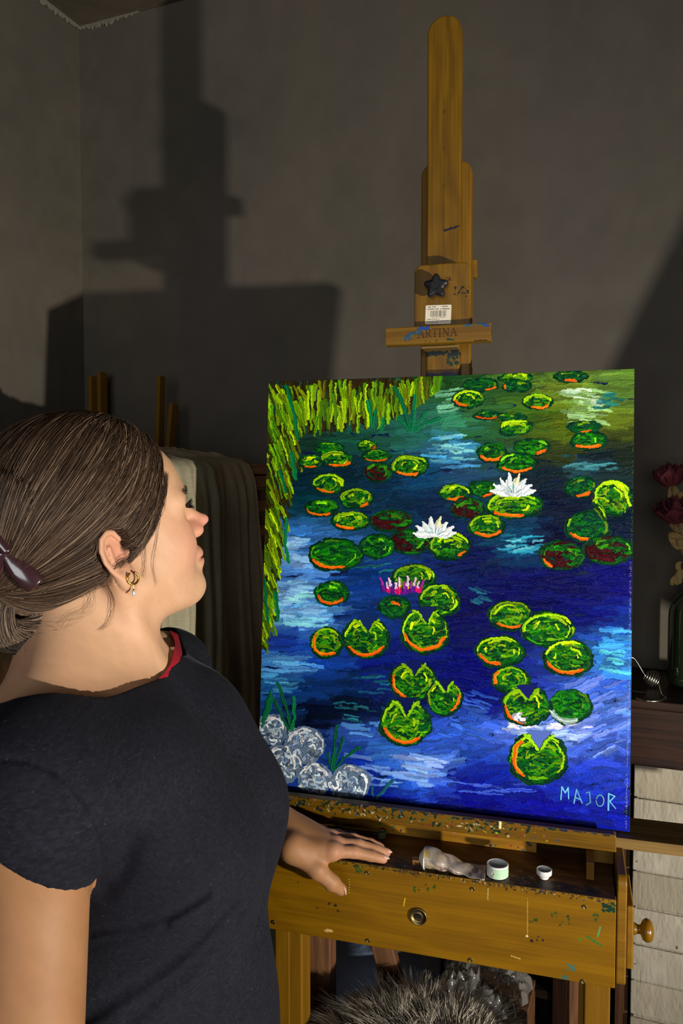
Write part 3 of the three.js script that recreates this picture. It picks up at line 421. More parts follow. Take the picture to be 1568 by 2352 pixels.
    for (let i = 0; i < 34; i++) dab(rr(-0.22, 0.14), rr(0.955, 0.968), rr(0.0005, 0.0014), [176, 172, 156], rr(1, 3), rr(0, 3)); for (let i = 0; i < 90; i++) dab(rr(-0.24, 0.16), rr(0.958, 0.976), rr(0.0008, 0.0024), [12, 34, 28], rr(1.4, 3), rr(0, 3));
    for (let i = 0; i < 8; i++) dab(0.112, 0.978 - i * 0.0016, 0.0022, [222, 214, 150], 1); dab(0.107, 0.958, 0.002, [120, 170, 30], 1);
  });
  part('front_rail', slab(roundedShape(-0.277, 0.279, 0.9505, 0.977, [0, 0, 0.004, 0.004]), 0.05, 0.066, 0.0015), std({ map: railTex, roughness: 0.42 }), easel, 'front rail caked with dried paint');
  const backTex = boardTexture(-0.24, 0.18, 0.92, 0.955, [146, 104, 18], [112, 76, 8], 25, (dab) => { reseed(8); for (let i = 0; i < 46; i++) dab(rr(-0.23, 0.17), rr(0.926, 0.95), rr(0.0008, 0.0024), INKS[Math.floor(rnd() * INKS.length)], rr(0.8, 1.6), rr(0, 3)); for (let i = 0; i < 16; i++) dab(rr(-0.165, -0.118), 0.9445 + rr(-0.002, 0.002), rr(0.0012, 0.0028), [24, 16, 90], 1.4); });
  part('tray_back_board', box(-0.24, 0.165, 0.9245, 0.9500, 0.028, 0.044, 0.001), std({ map: backTex, roughness: 0.5 }), easel);
  part('rail_post', box(0.242, 0.276, 0.9245, 0.9500, 0.02, 0.048, 0.001, 1), ochreMat, easel);
  part('rail_post', box(0.2365, 0.2475, 0.9245, 0.9500, 0.062, 0.105, 0.001, 1), ochreMat, easel);
  part('rail_post', box(-0.276, -0.242, 0.9245, 0.9500, 0.02, 0.048, 0.001, 1), ochreMat, easel);
  const plug = new THREE.CylinderGeometry(0.0052, 0.0052, 0.003, 20); plug.rotateX(Math.PI / 2); plug.translate(-0.187, 0.9435, 0.0452); part('screw_plug', plug, blackPlastic, easel);

  // box with tray on top
  const trayTex = boardTexture(-0.28, 0.28, -0.16, 0.06, [112, 74, 32], [74, 44, 18], 33, (dab) => {
    reseed(91);                                     // v runs against z here
    for (let i = 0; i < 700; i++) { const x = rr(-0.27, 0.25), z = 0.15 - Math.abs(rr(0, 0.036)) * (0.5 + 0.5 * rnd()); dab(x, -z, rr(0.001, 0.004), [[34, 26, 24], [44, 34, 26], [24, 26, 28], [52, 40, 34]][i & 3], rr(1, 3), rr(-0.4, 0.4), 0.6); }
    for (let i = 0; i < 160; i++) dab(rr(-0.2, 0.2), -rr(0.1, 0.148), rr(0.0006, 0.002), INKS[Math.floor(rnd() * INKS.length)], rr(0.8, 2.4), rr(0, 3), 0.6);
    for (let i = 0; i < 50; i++) dab(rr(0.08, 0.2), -rr(0.118, 0.142), rr(0.001, 0.0026), [120, 112, 104], rr(1, 2), rr(0, 3), 0.4);
  });
  const trayMat = std({ map: trayTex, roughness: 0.5 });
  const top = new THREE.BoxGeometry(0.548, 0.008, 0.246); top.translate(0, 0.9201, 0.0255); const tuv = metreUV(top); { const p = tuv.attributes.position, u = tuv.attributes.uv; for (let i = 0; i < p.count; i++) u.setXY(i, p.getX(i), -p.getZ(i)); } 
  part('tray_top', tuv, trayMat, easel, 'stained brown tray top');
  const frontTex = boardTexture(-0.28, 0.28, 0.79, 0.93, [124, 87, 0], [103, 70, 0], 41, (dab, g, P, k) => {
    reseed(55); const Z = 0.15, m = (px, py, r, c, s = 1, t = 0) => { const q = e2(px, py, Z); dab(q.x, q.y, r, c, s, t); };
    for (let i = 0; i < 360; i++) { const x = rr(-0.25, 0.27); dab(x, 0.9235 - Math.abs(rr(0, 0.008)) * rnd(), rr(0.0005, 0.0015), i % 5 ? [34, 30, 26] : INKS[Math.floor(rnd() * INKS.length)], rr(0.7, 2), rr(0, 3), 0.75); }
    for (let i = 0; i < 40; i++) { const x = rr(0.02, 0.2); dab(x, 0.9225 - rr(0, 0.004), rr(0.0005, 0.0013), i % 2 ? [160, 154, 140] : [18, 40, 70], 0.6, 0); }
    for (const [px, py, n] of [[826, 1996, 14], [990, 2043, 5], [955, 2040, 3], [1225, 2112, 5], [1275, 2100, 8], [1300, 2116, 4], [1365, 2108, 6]]) for (let i = 0; i < n; i++) m(px + rr(-10, 10), py + rr(-7, 7), rr(0.0006, 0.0022), [40, 66, 20], 1.4, rr(0, 3));
    for (const [px, py, r] of [[755, 2076, 3], [770, 2080, 3.4], [776, 2092, 2.6], [728, 2085, 1.6], [684, 2026, 1.4], [977, 2032, 1.6], [1220, 2161, 4], [1232, 2159, 2], [1246, 2160, 2.6], [1236, 2152, 1.6], [1211, 2066, 1.6], [1303, 2105, 2.4], [1286, 2124, 1.8], [1229, 2113, 1.8]]) for (let i = 0; i < 3; i++) m(px + rr(-1.5, 1.5), py + rr(-1.5, 1.5), r * 0.0005, [38, 28, 18], 1.2, rr(0, 3));
    for (let i = 0; i < 14; i++) m(1346 + i * 2.6, 2152 + i * 1.4 + rr(-2, 2), 0.0013, [44, 96, 40], 1.6, 0.5); for (let i = 0; i < 8; i++) m(1378 - i * 0.8, 2130 + i * 3, 0.0013, [70, 140, 100], 1, 0.3); for (let i = 0; i < 6; i++) m(1333 + rr(-4, 4), 2158 + rr(-4, 4), 0.0016, [60, 110, 30], 1, 0);
    for (let i = 0; i < 24; i++) m(1398 + rr(-14, 14), 2083 + rr(-10, 10), rr(0.001, 0.003), [10, 44, 30], 1.3, rr(0, 3)); for (let i = 0; i < 12; i++) m(1312 + rr(-8, 8), 2224 + rr(-8, 8), rr(0.0008, 0.0018), [50, 96, 96], 1.6, 0.8); for (let i = 0; i < 8; i++) m(1300 + rr(-7, 7), 2246 + rr(-4, 4), rr(0.0008, 0.0016), [40, 90, 90], 1.6, 0.6);
    for (let i = 0; i < 5; i++) m(1175 + i * 4.5, 2196 + i * 1.5, 0.001, [200, 170, 120], 1.4); for (let i = 0; i < 8; i++) m(754 + rr(-8, 8), 2138 + rr(-3, 3), 0.0018, [186, 150, 96], 1.8, 0.2); for (let i = 0; i < 6; i++) m(802 + rr(-1, 1), 2020 + i * 6, 0.001, [200, 190, 150], 0.7); for (let i = 0; i < 8; i++) m(930 - i * 0.5, 2064 + i * 2.4, 0.0009, [220, 180, 30], 1);
    for (let i = 0; i < 42; i++) m(1211 + rr(-0.3, 0.3), 2064 + i * 2, 0.0006, [196, 180, 120], 0.8); m(1210, 2150, 0.0018, [226, 214, 170]); for (let i = 0; i < 12; i++) m(1120 + rr(-1, 1), 2040 + i * 2.4, 0.0008, [190, 180, 140], 0.8); for (let i = 0; i < 10; i++) m(1006 + rr(-3, 3), 2202 + rr(-8, 4), 0.0012, [80, 100, 10], 1);
  });
  const boxMat = std({ map: frontTex, roughness: 0.45 });
  part('drawer_front', box(-0.275, 0.275, 0.8, 0.924, 0.138, 0.15, 0.0012), boxMat, easel, 'yellow drawer front with paint specks');
  part('box_side', box(-0.274, -0.262, 0.8, 0.916, -0.097, 0.138, 0.001), ochreMat, easel); part('box_side', box(0.262, 0.274, 0.8, 0.916, -0.097, 0.138, 0.001), ochreMat, easel); part('box_back', box(-0.262, 0.262, 0.8, 0.916, -0.097, -0.085, 0.001), ochreMat, easel); part('box_floor', box(-0.262, 0.262, 0.8, 0.806, -0.085, 0.138, 0.001), brownMat, easel);
  // brass finger pull
  const pc = e2(961, 2104, 0.15); const ring = lathe([[0, 0.0006], [0.0035, 0.0006], [0.0042, 0.0016], [0.005, 0.0014], [0.0072, 0.0005], [0.009, 0.0016], [0.0112, 0.0036], [0.0124, 0.003], [0.0128, 0.0014], [0.0128, 0]], 40); ring.rotateX(Math.PI / 2); ring.translate(pc.x, pc.y, 0.15);
  const pull = part('finger_pull', ring, agedBrass, easel, 'round recessed brass finger pull'); const pin = new THREE.CylinderGeometry(0.0034, 0.0034, 0.0024, 20); pin.rotateX(Math.PI / 2); pin.translate(pc.x, pc.y, 0.1518); part('finger_hole', pin, blackPlastic, pull);
  const sg = lathe([[0, 0.0004], [0.0012, 0.0006], [0.0026, 0.0015], [0.0031, 0.001], [0.0032, 0]], 16); sg.rotateX(Math.PI / 2);
  for (const [px, py] of [[843, 2005], [1085, 2042], [1342, 2083], [628, 2118], [845, 2160], [1080, 2205], [1338, 2254], [650, 1976]]) { const q = e2(px, py, 0.15); const s = part('screw', sg, agedBrass, easel); s.position.set(q.x, q.y, 0.15); }
  // side board and wooden knob
  part('side_board', slab((() => { const s = roundedShape(0.0, 0.2, 0.8, 0.952, [0.006, 0.006, 0.05, 0.012]); return s; })(), 0, 0.013, 0.002).rotateY(Math.PI / 2).translate(0.2765, 0, 0.142), ochreMat, easel);
  part('side_strip', box(0.29, 0.3, 0.815, 0.905, 0.03, 0.125, 0.003), ochreMat, easel);
  const kn = lathe([[0, 0], [0.009, 0], [0.0085, 0.004], [0.006, 0.009], [0.0065, 0.012], [0.013, 0.015], [0.0158, 0.0195], [0.0155, 0.024], [0.012, 0.028], [0.005, 0.0298], [0, 0.03]], 36); kn.rotateZ(-Math.PI / 2); const kq = e2(1440, 2130, 0.085); kn.translate(0.3, kq.y, 0.085);
  part('turned_knob', kn, phys({ map: ochre.map, roughness: 0.25, clearcoat: 0.6, clearcoatRoughness: 0.15 }), easel, 'glossy turned wooden knob');
  // legs and braces
  part('leg', box(-0.232, -0.189, 0, 0.7995, 0.075, 0.118, 0.003, 1), ochreMat, easel); part('leg_strip', box(-0.2325, -0.2095, 0.1, 0.7995, 0.1185, 0.122, 0.001, 1), ochreMat, easel);
  part('leg', box(0.236, 0.272, 0, 0.7995, 0.06, 0.1, 0.003, 1), ochreMat, easel); part('leg_strip', box(0.229, 0.236, 0.1, 0.7995, 0.066, 0.09, 0.001, 1), ochreMat, easel);
  part('leg', box(-0.235, -0.195, 0, 0.7995, -0.09, -0.05, 0.003, 1), brownMat, easel); part('leg', box(0.215, 0.255, 0, 0.7995, -0.09, -0.05, 0.003, 1), brownMat, easel);
  const brace = box(-0.02, 0.02, 0, 0.52, -0.012, 0.012, 0.003, 1); brace.rotateZ(0.26); brace.translate(-0.02, 0.29, -0.115); part('brace', brace, brownMat, easel);
  part('stretcher', box(-0.2, 0.22, 0.2, 0.25, -0.082, -0.058, 0.003), brownMat, easel);
  part('cross_bar', box(-0.19, 0.235, 0.766, 0.7995, -0.045, -0.02, 0.002), brownMat, easel);
}

// ---------------------------------------------------------------- the woman
// signed distances, joined smoothly and meshed on a grid
const smin = (a, b, k) => { const h = Math.max(k - Math.abs(a - b), 0) / k; return Math.min(a, b) - h * h * k * 0.25; };
const smax = (a, b, k) => -smin(-a, -b, k);
const ell = (x, y, z, cx, cy, cz, rx, ry, rz) => { x -= cx; y -= cy; z -= cz; const a = x / rx, b = y / ry, c = z / rz, k0 = Math.sqrt(a * a + b * b + c * c), a2 = a / rx, b2 = b / ry, c2 = c / rz, k1 = Math.sqrt(a2 * a2 + b2 * b2 + c2 * c2); return k1 < 1e-9 ? -Math.min(rx, ry, rz) : k0 * (k0 - 1) / k1; };
const cap = (x, y, z, ax, ay, az, bx, by, bz, ra, rb) => { const dx = bx - ax, dy = by - ay, dz = bz - az, t = clamp(((x - ax) * dx + (y - ay) * dy + (z - az) * dz) / (dx * dx + dy * dy + dz * dz + 1e-12), 0, 1), ex = x - ax - dx * t, ey = y - ay - dy * t, ez = z - az - dz * t; return Math.sqrt(ex * ex + ey * ey + ez * ez) - ra - (rb - ra) * t; };
const capV = (x, y, z, a, b, ra, rb) => cap(x, y, z, a.x, a.y, a.z, b.x, b.y, b.z, ra, rb);

function meshSDF(f, lo, hi, h, { color, uv, slack = 1.6 } = {}) {
  const nx = Math.ceil((hi.x - lo.x) / h) + 1, ny = Math.ceil((hi.y - lo.y) / h) + 1, nz = Math.ceil((hi.z - lo.z) / h) + 1, B = 4;
  const D = new Float32Array(nx * ny * nz).fill(1), id = (i, j, k) => (k * ny + j) * nx + i;
  const reach = B * h * 0.87 * slack + h;
  for (let k = 0; k < nz; k += B) for (let j = 0; j < ny; j += B) for (let i = 0; i < nx; i += B) {
    const c = f(lo.x + (i + B / 2) * h, lo.y + (j + B / 2) * h, lo.z + (k + B / 2) * h), far = Math.abs(c) > reach;
    for (let kk = k; kk < Math.min(nz, k + B); kk++) for (let jj = j; jj < Math.min(ny, j + B); jj++) for (let ii = i; ii < Math.min(nx, i + B); ii++) D[id(ii, jj, kk)] = far ? c : f(lo.x + ii * h, lo.y + jj * h, lo.z + kk * h);
  }
  const vid = new Int32Array(nx * ny * nz).fill(-1), P = [], I = [];
  for (let k = 0; k < nz - 1; k++) for (let j = 0; j < ny - 1; j++) for (let i = 0; i < nx - 1; i++) {
    let m = 0, sx = 0, sy = 0, sz = 0, n = 0; const v = [];
    for (let c = 0; c < 8; c++) { const d = D[id(i + (c & 1), j + ((c >> 1) & 1), k + (c >> 2))]; v.push(d); if (d < 0) m |= 1 << c; }
    if (m === 0 || m === 255) continue;
    for (const [a, b] of EDGES) if ((v[a] < 0) !== (v[b] < 0)) { const t = v[a] / (v[a] - v[b]); sx += lerp(a & 1, b & 1, t); sy += lerp((a >> 1) & 1, (b >> 1) & 1, t); sz += lerp(a >> 2, b >> 2, t); n++; }
    vid[id(i, j, k)] = P.length / 3; P.push(lo.x + (i + sx / n) * h, lo.y + (j + sy / n) * h, lo.z + (k + sz / n) * h);
  }
  const quad = (a, b, c, d, flip) => { if (a < 0 || b < 0 || c < 0 || d < 0) return; flip ? I.push(a, c, b, a, d, c) : I.push(a, b, c, a, c, d); };
  for (let k = 1; k < nz - 1; k++) for (let j = 1; j < ny - 1; j++) for (let i = 1; i < nx - 1; i++) {
    const s = D[id(i, j, k)] < 0;
    if (s !== (D[id(i + 1, j, k)] < 0)) quad(vid[id(i, j - 1, k - 1)], vid[id(i, j, k - 1)], vid[id(i, j, k)], vid[id(i, j - 1, k)], !s);
    if (s !== (D[id(i, j + 1, k)] < 0)) quad(vid[id(i - 1, j, k - 1)], vid[id(i - 1, j, k)], vid[id(i, j, k)], vid[id(i, j, k - 1)], !s);
    if (s !== (D[id(i, j, k + 1)] < 0)) quad(vid[id(i - 1, j - 1, k)], vid[id(i, j - 1, k)], vid[id(i, j, k)], vid[id(i - 1, j, k)], !s);
  }
  const N = new Float32Array(P.length), e = h * 0.5, C = color ? new Float32Array(P.length) : null, W = new Float32Array(P.length / 3 * 2);
  for (let q = 0; q < P.length; q += 3) {
    const x = P[q], y = P[q + 1], z = P[q + 2], gx = f(x + e, y, z) - f(x - e, y, z), gy = f(x, y + e, z) - f(x, y - e, z), gz = f(x, y, z + e) - f(x, y, z - e), l = Math.hypot(gx, gy, gz) || 1;
    N[q] = gx / l; N[q + 1] = gy / l; N[q + 2] = gz / l;
    if (C) { const c = color(x, y, z, N[q], N[q + 1], N[q + 2]); C[q] = c[0]; C[q + 1] = c[1]; C[q + 2] = c[2]; }
    const w = uv ? uv(x, y, z) : [x + z * 0.7, y]; W[q / 3 * 2] = w[0]; W[q / 3 * 2 + 1] = w[1];
  }
  const g = new THREE.BufferGeometry(); g.setAttribute('position', new THREE.BufferAttribute(new Float32Array(P), 3)); g.setAttribute('normal', new THREE.BufferAttribute(N, 3)); g.setAttribute('uv', new THREE.BufferAttribute(W, 2)); if (C) g.setAttribute('color', new THREE.BufferAttribute(C, 3));
  g.setIndex(I); return g;
}
const EDGES = [[0, 1], [2, 3], [4, 5], [6, 7], [0, 2], [1, 3], [4, 6], [5, 7], [0, 4], [1, 5], [2, 6], [3, 7]];
function march(f, px, py, t0 = 0.4, t1 = 2) { const d = pixelRay(px, py); let t = t0; const l = d.length(); for (let i = 0; i < 160 && t < t1; i++) { const v = f(CAM.x + d.x * t, CAM.y + d.y * t, CAM.z + d.z * t); if (v < 0.0004) break; t += Math.max(v * 0.6, 0.0003) / l; } return d.multiplyScalar(t).add(CAM); }
const gradN = (f, p, e = 0.001) => V(f(p.x + e, p.y, p.z) - f(p.x - e, p.y, p.z), f(p.x, p.y + e, p.z) - f(p.x, p.y - e, p.z), f(p.x, p.y, p.z + e) - f(p.x, p.y, p.z - e)).normalize();

// --- head frame: forward, up and to her right
const HY = 36 * Math.PI / 180, HP = 20 * Math.PI / 180;
const HF = V(Math.cos(HP) * Math.cos(HY), Math.sin(HP), -Math.cos(HP) * Math.sin(HY)), HR = V(Math.sin(HY), 0, Math.cos(HY)), HU = HR.clone().cross(HF);
const HC = V(-0.272, 1.420, -0.922), HS = 1.0;
const headPt = (f, u, r) => HC.clone().addScaledVector(HF, f * HS).addScaledVector(HU, u * HS).addScaledVector(HR, r * HS);
const toHead = (x, y, z) => { x -= HC.x; y -= HC.y; z -= HC.z; return [(x * HF.x + y * HF.y + z * HF.z) / HS, (x * HU.x + y * HU.y + z * HU.z) / HS, (x * HR.x + y * HR.y + z * HR.z) / HS]; };
const earHelix = [[-0.002, 0.018], [-0.006, 0.027], [-0.014, 0.030], [-0.023, 0.026], [-0.028, 0.015], [-0.028, 0.002], [-0.024, -0.010], [-0.018, -0.019], [-0.012, -0.027]];
function headSDF(f, u, r) {
  const a = Math.abs(r);
  let d = ell(f, u, r, -0.002, 0.050, 0, 0.094, 0.086, 0.074);
  d = smin(d, ell(f, u, r, 0.046, 0.046, 0, 0.054, 0.060, 0.057), 0.03);
  d = smin(d, ell(f, u, r, 0.040, -0.022, 0, 0.050, 0.072, 0.056), 0.03);
  d = smin(d, ell(f, u, a, 0.048, -0.022, 0.036, 0.036, 0.036, 0.026), 0.022);                    // cheeks
  d = smin(d, cap(f, u, a, 0.002, -0.048, 0.047, 0.062, -0.086, 0.012, 0.017, 0.016), 0.026);     // jaw
  d = smin(d, ell(f, u, r, 0.075, -0.086, 0, 0.016, 0.016, 0.020), 0.018);                        // chin
  d = smin(d, ell(f, u, r, 0.036, -0.080, 0, 0.042, 0.020, 0.034), 0.03);                         // soft underside of the chin
  d = smin(d, cap(f, u, a, 0.090, 0.030, 0.014, 0.074, 0.028, 0.050, 0.011, 0.010), 0.016);       // brow
  d = smax(d, -ell(f, u, a, 0.099, 0.012, 0.034, 0.014, 0.012, 0.019), 0.014);                    // eye socket
  d = smin(d, ell(f, u, a, 0.0735, 0.014, 0.032, 0.0125, 0.0125, 0.0125), 0.004);                 // eyeball under the lid
  d = smin(d, cap(f, u, r, 0.088, 0.022, 0, 0.1145, -0.0130, 0, 0.0076, 0.0078), 0.012);          // nose
  d = smin(d, ell(f, u, r, 0.1200, -0.0166, 0, 0.0082, 0.0064, 0.0074), 0.007);
  d = smin(d, ell(f, u, a, 0.102, -0.0245, 0.0110, 0.0105, 0.0075, 0.0065), 0.008);
  d = smin(d, ell(f, u, r, 0.1020, -0.0190, 0, 0.0130, 0.0100, 0.0115), 0.008);
  d = smin(d, ell(f, u, r, 0.090, -0.054, 0, 0.0125, 0.016, 0.020), 0.014);                       // mouth
  d = smin(d, ell(f, u, r, 0.0945, -0.0500, 0, 0.0075, 0.0062, 0.016), 0.008);
  d = smin(d, ell(f, u, r, 0.0910, -0.0610, 0, 0.0075, 0.0065, 0.015), 0.008);
  d = smax(d, -cap(f, u, a, 0.106, -0.056, 0, 0.090, -0.0565, 0.022, 0.0010, 0.0006), 0.005);
  // ear
  f += 0.010;
  if (a > 0.045 && f < 0.03 && f > -0.06 && u > -0.06 && u < 0.06) {
    const w = a - 0.0745 + (f + 0.004) * 0.42;                                                    // the rim stands off behind
    let e = ell(f, u, w, -0.014, 0.004, -0.004, 0.0145, 0.026, 0.0045);
    let q = 1; for (let i = 0; i < earHelix.length - 1; i++) q = Math.min(q, cap(f, u, w, earHelix[i][0], earHelix[i][1], 0.001, earHelix[i + 1][0], earHelix[i + 1][1], 0.001, 0.0036, 0.0036));
    e = smin(e, q, 0.003);
    e = smax(e, -ell(f, u, w, -0.009, 0.000, 0.006, 0.0085, 0.0115, 0.008), 0.004);
    e = smin(e, cap(f, u, w, -0.018, 0.014, 0.001, -0.019, -0.009, 0.001, 0.0026, 0.003), 0.003);
    e = smin(e, ell(f, u, w, 0.002, -0.001, 0.001, 0.0042, 0.006, 0.0045), 0.005);
    e = smin(e, ell(f, u, w, -0.009, -0.026, -0.001, 0.0088, 0.0098, 0.0046), 0.006);
    d = smin(d, e, 0.005);
  }
  return d * HS;
}
// --- body joints
const TF = V(0.985, 0, 0.172).normalize(), TL = V(0.172, 0, -0.985).normalize();                  // where the chest faces, and her left
const SR = V(-0.280, 1.205, -0.705), ER = V(-0.278, 0.945, -0.668), WR = V(-0.235, 0.73, -0.63);
const SL = V(-0.238, 1.232, -1.075), EL = V(-0.300, 1.045, -1.155), WL = V(-0.100, 0.972, -1.172);
const NOTCH = V(-0.212, 1.262, -0.925), TC = V(-0.268, 0, -0.895);
const torsoLocal = (x, z) => [(x - TC.x) * TF.x + (z - TC.z) * TF.z, (x - TC.x) * TL.x + (z - TC.z) * TL.z];   // forward, left
function torsoSDF(x, y, z) {
  const [f, l] = torsoLocal(x, z), a = Math.abs(l);
  let d = ell(f, y, l, -0.008, 1.115, 0, 0.105, 0.185, 0.152);
  d = smin(d, ell(f, y, l, 0.036, 0.945, 0, 0.142, 0.20, 0.150), 0.06);
  d = smin(d, ell(f, y, l, 0.02, 0.80, 0, 0.160, 0.16, 0.178), 0.07);
  d = smin(d, ell(f, y, a, 0.112, 1.094, 0.074, 0.074, 0.080, 0.076), 0.06);                     // bust
  d = smin(d, ell(f, y, l, 0.100, 1.09, 0, 0.062, 0.075, 0.07), 0.06);
  d = smin(d, ell(f, y, a, 0.055, 1.185, 0.075, 0.075, 0.075, 0.085), 0.06);                     // upper chest
  d = smin(d, cap(f, y, a, -0.035, 1.275, 0.03, -0.012, 1.225, 0.165, 0.042, 0.040), 0.05);      // shoulder girdle
  d = smin(d, cap(f, y, a, -0.045, 1.17, 0.07, -0.02, 1.215, 0.15, 0.055, 0.045), 0.05);
  d = smin(d, cap(f, y, a, 0.052, 1.245, 0.018, 0.010, 1.258, 0.155, 0.013, 0.012), 0.03);       // collar bones
  return d;
}
const armR = (x, y, z) => smin(smin(capV(x, y, z, SR, ER, 0.051, 0.047), capV(x, y, z, ER, WR, 0.043, 0.026), 0.02), ell(x, y, z, SR.x, SR.y - 0.015, SR.z + 0.004, 0.053, 0.062, 0.052), 0.03);
const armL = (x, y, z) => smin(capV(x, y, z, SL, EL, 0.052, 0.040), capV(x, y, z, EL, WL, 0.038, 0.025), 0.02);
const neckA = headPt(-0.006, -0.03, 0), neckB = V(-0.278, 1.255, -0.905);
const STER_R = headPt(-0.026, -0.028, 0.058), STER_L = headPt(-0.026, -0.028, -0.058);
function neckSDF(x, y, z) {
  let d = capV(x, y, z, neckA, neckB, 0.052, 0.060);
  d = smin(d, capV(x, y, z, headPt(-0.045, -0.012, 0), V(-0.318, 1.265, -0.89), 0.038, 0.050), 0.03);
  d = smin(d, capV(x, y, z, STER_R, V(-0.220, 1.268, -0.908), 0.014, 0.0085), 0.016);
  d = smin(d, capV(x, y, z, STER_L, V(-0.212, 1.268, -0.935), 0.014, 0.0085), 0.016);
  d = smin(d, capV(x, y, z, V(-0.312, 1.330, -0.88), V(-0.312, 1.243, -0.76), 0.026, 0.034), 0.05);  // trapezius, near side
  d = smin(d, capV(x, y, z, V(-0.305, 1.330, -0.935), V(-0.262, 1.255, -1.035), 0.026, 0.034), 0.05);
  return d;
}
// --- left hand resting over the tray edge
const onY = (px, py, y) => { const d = pixelRay(px, py); return d.multiplyScalar((y - CAM.y) / d.y).add(CAM); };
const fingersL = [
  { r: [0.0098, 0.0088, 0.0078, 0.0066], p: [onY(764, 1956, 0.957), onY(812, 1957, 0.952), onY(852, 1966, 0.941), onY(880, 1973, 0.9335)] },
  { r: [0.0098, 0.0088, 0.0078, 0.0066], p: [onY(769, 1939, 0.959), onY(822, 1941, 0.954), onY(864, 1952, 0.942), onY(887, 1958.5, 0.9335)] },
  { r: [0.0094, 0.0084, 0.0074, 0.0062], p: [onY(758, 1924, 0.958), onY(810, 1927, 0.953), onY(850, 1937, 0.942), onY(872, 1945, 0.9335)] },
  { r: [0.0086, 0.0076, 0.0066, 0.0056], p: [onY(735, 1914, 0.955), onY(776, 1917, 0.950), onY(812, 1927, 0.940), onY(836, 1934.5, 0.9325)] },
];
const thumbL = { r: [0.0165, 0.0128, 0.0108, 0.0086], p: [atDepth(672, 1948, 1.137), atDepth(728, 1997, 1.128), atDepth(762, 2027, 1.134), atDepth(783, 2043, 1.142)] };
function handSDF(x, y, z) {
  if (capV(x, y, z, WL, fingersL[1].p[2], 0.07, 0.07) > 0.06) return capV(x, y, z, WL, fingersL[1].p[2], 0.055, 0.055);
  let d = capV(x, y, z, WL, fingersL[0].p[0], 0.0235, 0.0115);
  for (let i = 1; i < 4; i++) d = smin(d, capV(x, y, z, WL, fingersL[i].p[0], 0.0225, 0.0105), 0.014);
  d = smin(d, capV(x, y, z, WL, thumbL.p[0], 0.022, 0.018), 0.014);
  let t = 1; for (let i = 0; i < 3; i++) t = smin(t, capV(x, y, z, thumbL.p[i], thumbL.p[i + 1], thumbL.r[i], thumbL.r[i + 1]), 0.006);
  d = smin(d, t, 0.016);
  d = smin(d, capV(x, y, z, thumbL.p[0], fingersL[0].p[0], 0.013, 0.008), 0.012);
  for (const q of fingersL) { let e = 1; for (let i = 0; i < 3; i++) e = smin(e, capV(x, y, z, q.p[i], q.p[i + 1], q.r[i], q.r[i + 1]), 0.003); e = smin(e, ell(x, y, z, q.p[0].x, q.p[0].y + 0.002, q.p[0].z, 0.0105, 0.0098, 0.0105), 0.008); d = smin(d, e, 0.0045); }
  return d;
}
// hanging right hand (below the picture), loosely curled
const fingersR = [-0.024, -0.008, 0.008, 0.022].map((o, i) => { const L = [0.075, 0.083, 0.077, 0.06][i], b = WR.clone().add(V(0.012 + o, -0.085 + Math.abs(o) * 0.2, 0.004)); return { r: [0.0095, 0.0086, 0.0078, 0.0066], p: [b, b.clone().add(V(0.006, -0.42 * L, 0.006)), b.clone().add(V(0.004, -0.75 * L, -0.006)), b.clone().add(V(0.0, -0.95 * L, -0.02))] }; });
function handRSDF(x, y, z) {
  if (cap(x, y, z, WR.x, WR.y, WR.z, WR.x, WR.y - 0.18, WR.z, 0.05, 0.05) > 0.06) return 0.06;
  let d = capV(x, y, z, WR, fingersR[0].p[0], 0.022, 0.011); for (let i = 1; i < 4; i++) d = smin(d, capV(x, y, z, WR, fingersR[i].p[0], 0.022, 0.011), 0.012);
  const T = [WR.clone().add(V(0.02, -0.03, -0.012)), WR.clone().add(V(0.044, -0.065, -0.018)), WR.clone().add(V(0.046, -0.1, -0.02))];
  d = smin(d, smin(capV(x, y, z, T[0], T[1], 0.014, 0.011), capV(x, y, z, T[1], T[2], 0.0108, 0.0085), 0.005), 0.012);
  for (const q of fingersR) { let e = 1; for (let i = 0; i < 3; i++) e = smin(e, capV(x, y, z, q.p[i], q.p[i + 1], q.r[i], q.r[i + 1]), 0.003); d = smin(d, e, 0.004); }
  return d;
}
function upperSkin(x, y, z) {
  const [f, u, r] = toHead(x, y, z); let d = headSDF(f, u, r);
  d = smin(d, neckSDF(x, y, z), 0.022);
  return smin(d, torsoSDF(x, y, z), 0.04);
}
function skinSDF(x, y, z) {
  let d = y > 1.08 ? upperSkin(x, y, z) : torsoSDF(x, y, z);
  d = smin(d, armR(x, y, z), 0.022); d = smin(d, smin(armL(x, y, z), handSDF(x, y, z), 0.012), 0.02);
  if (y < 0.85) d = smin(d, handRSDF(x, y, z), 0.012);
  return d;
}
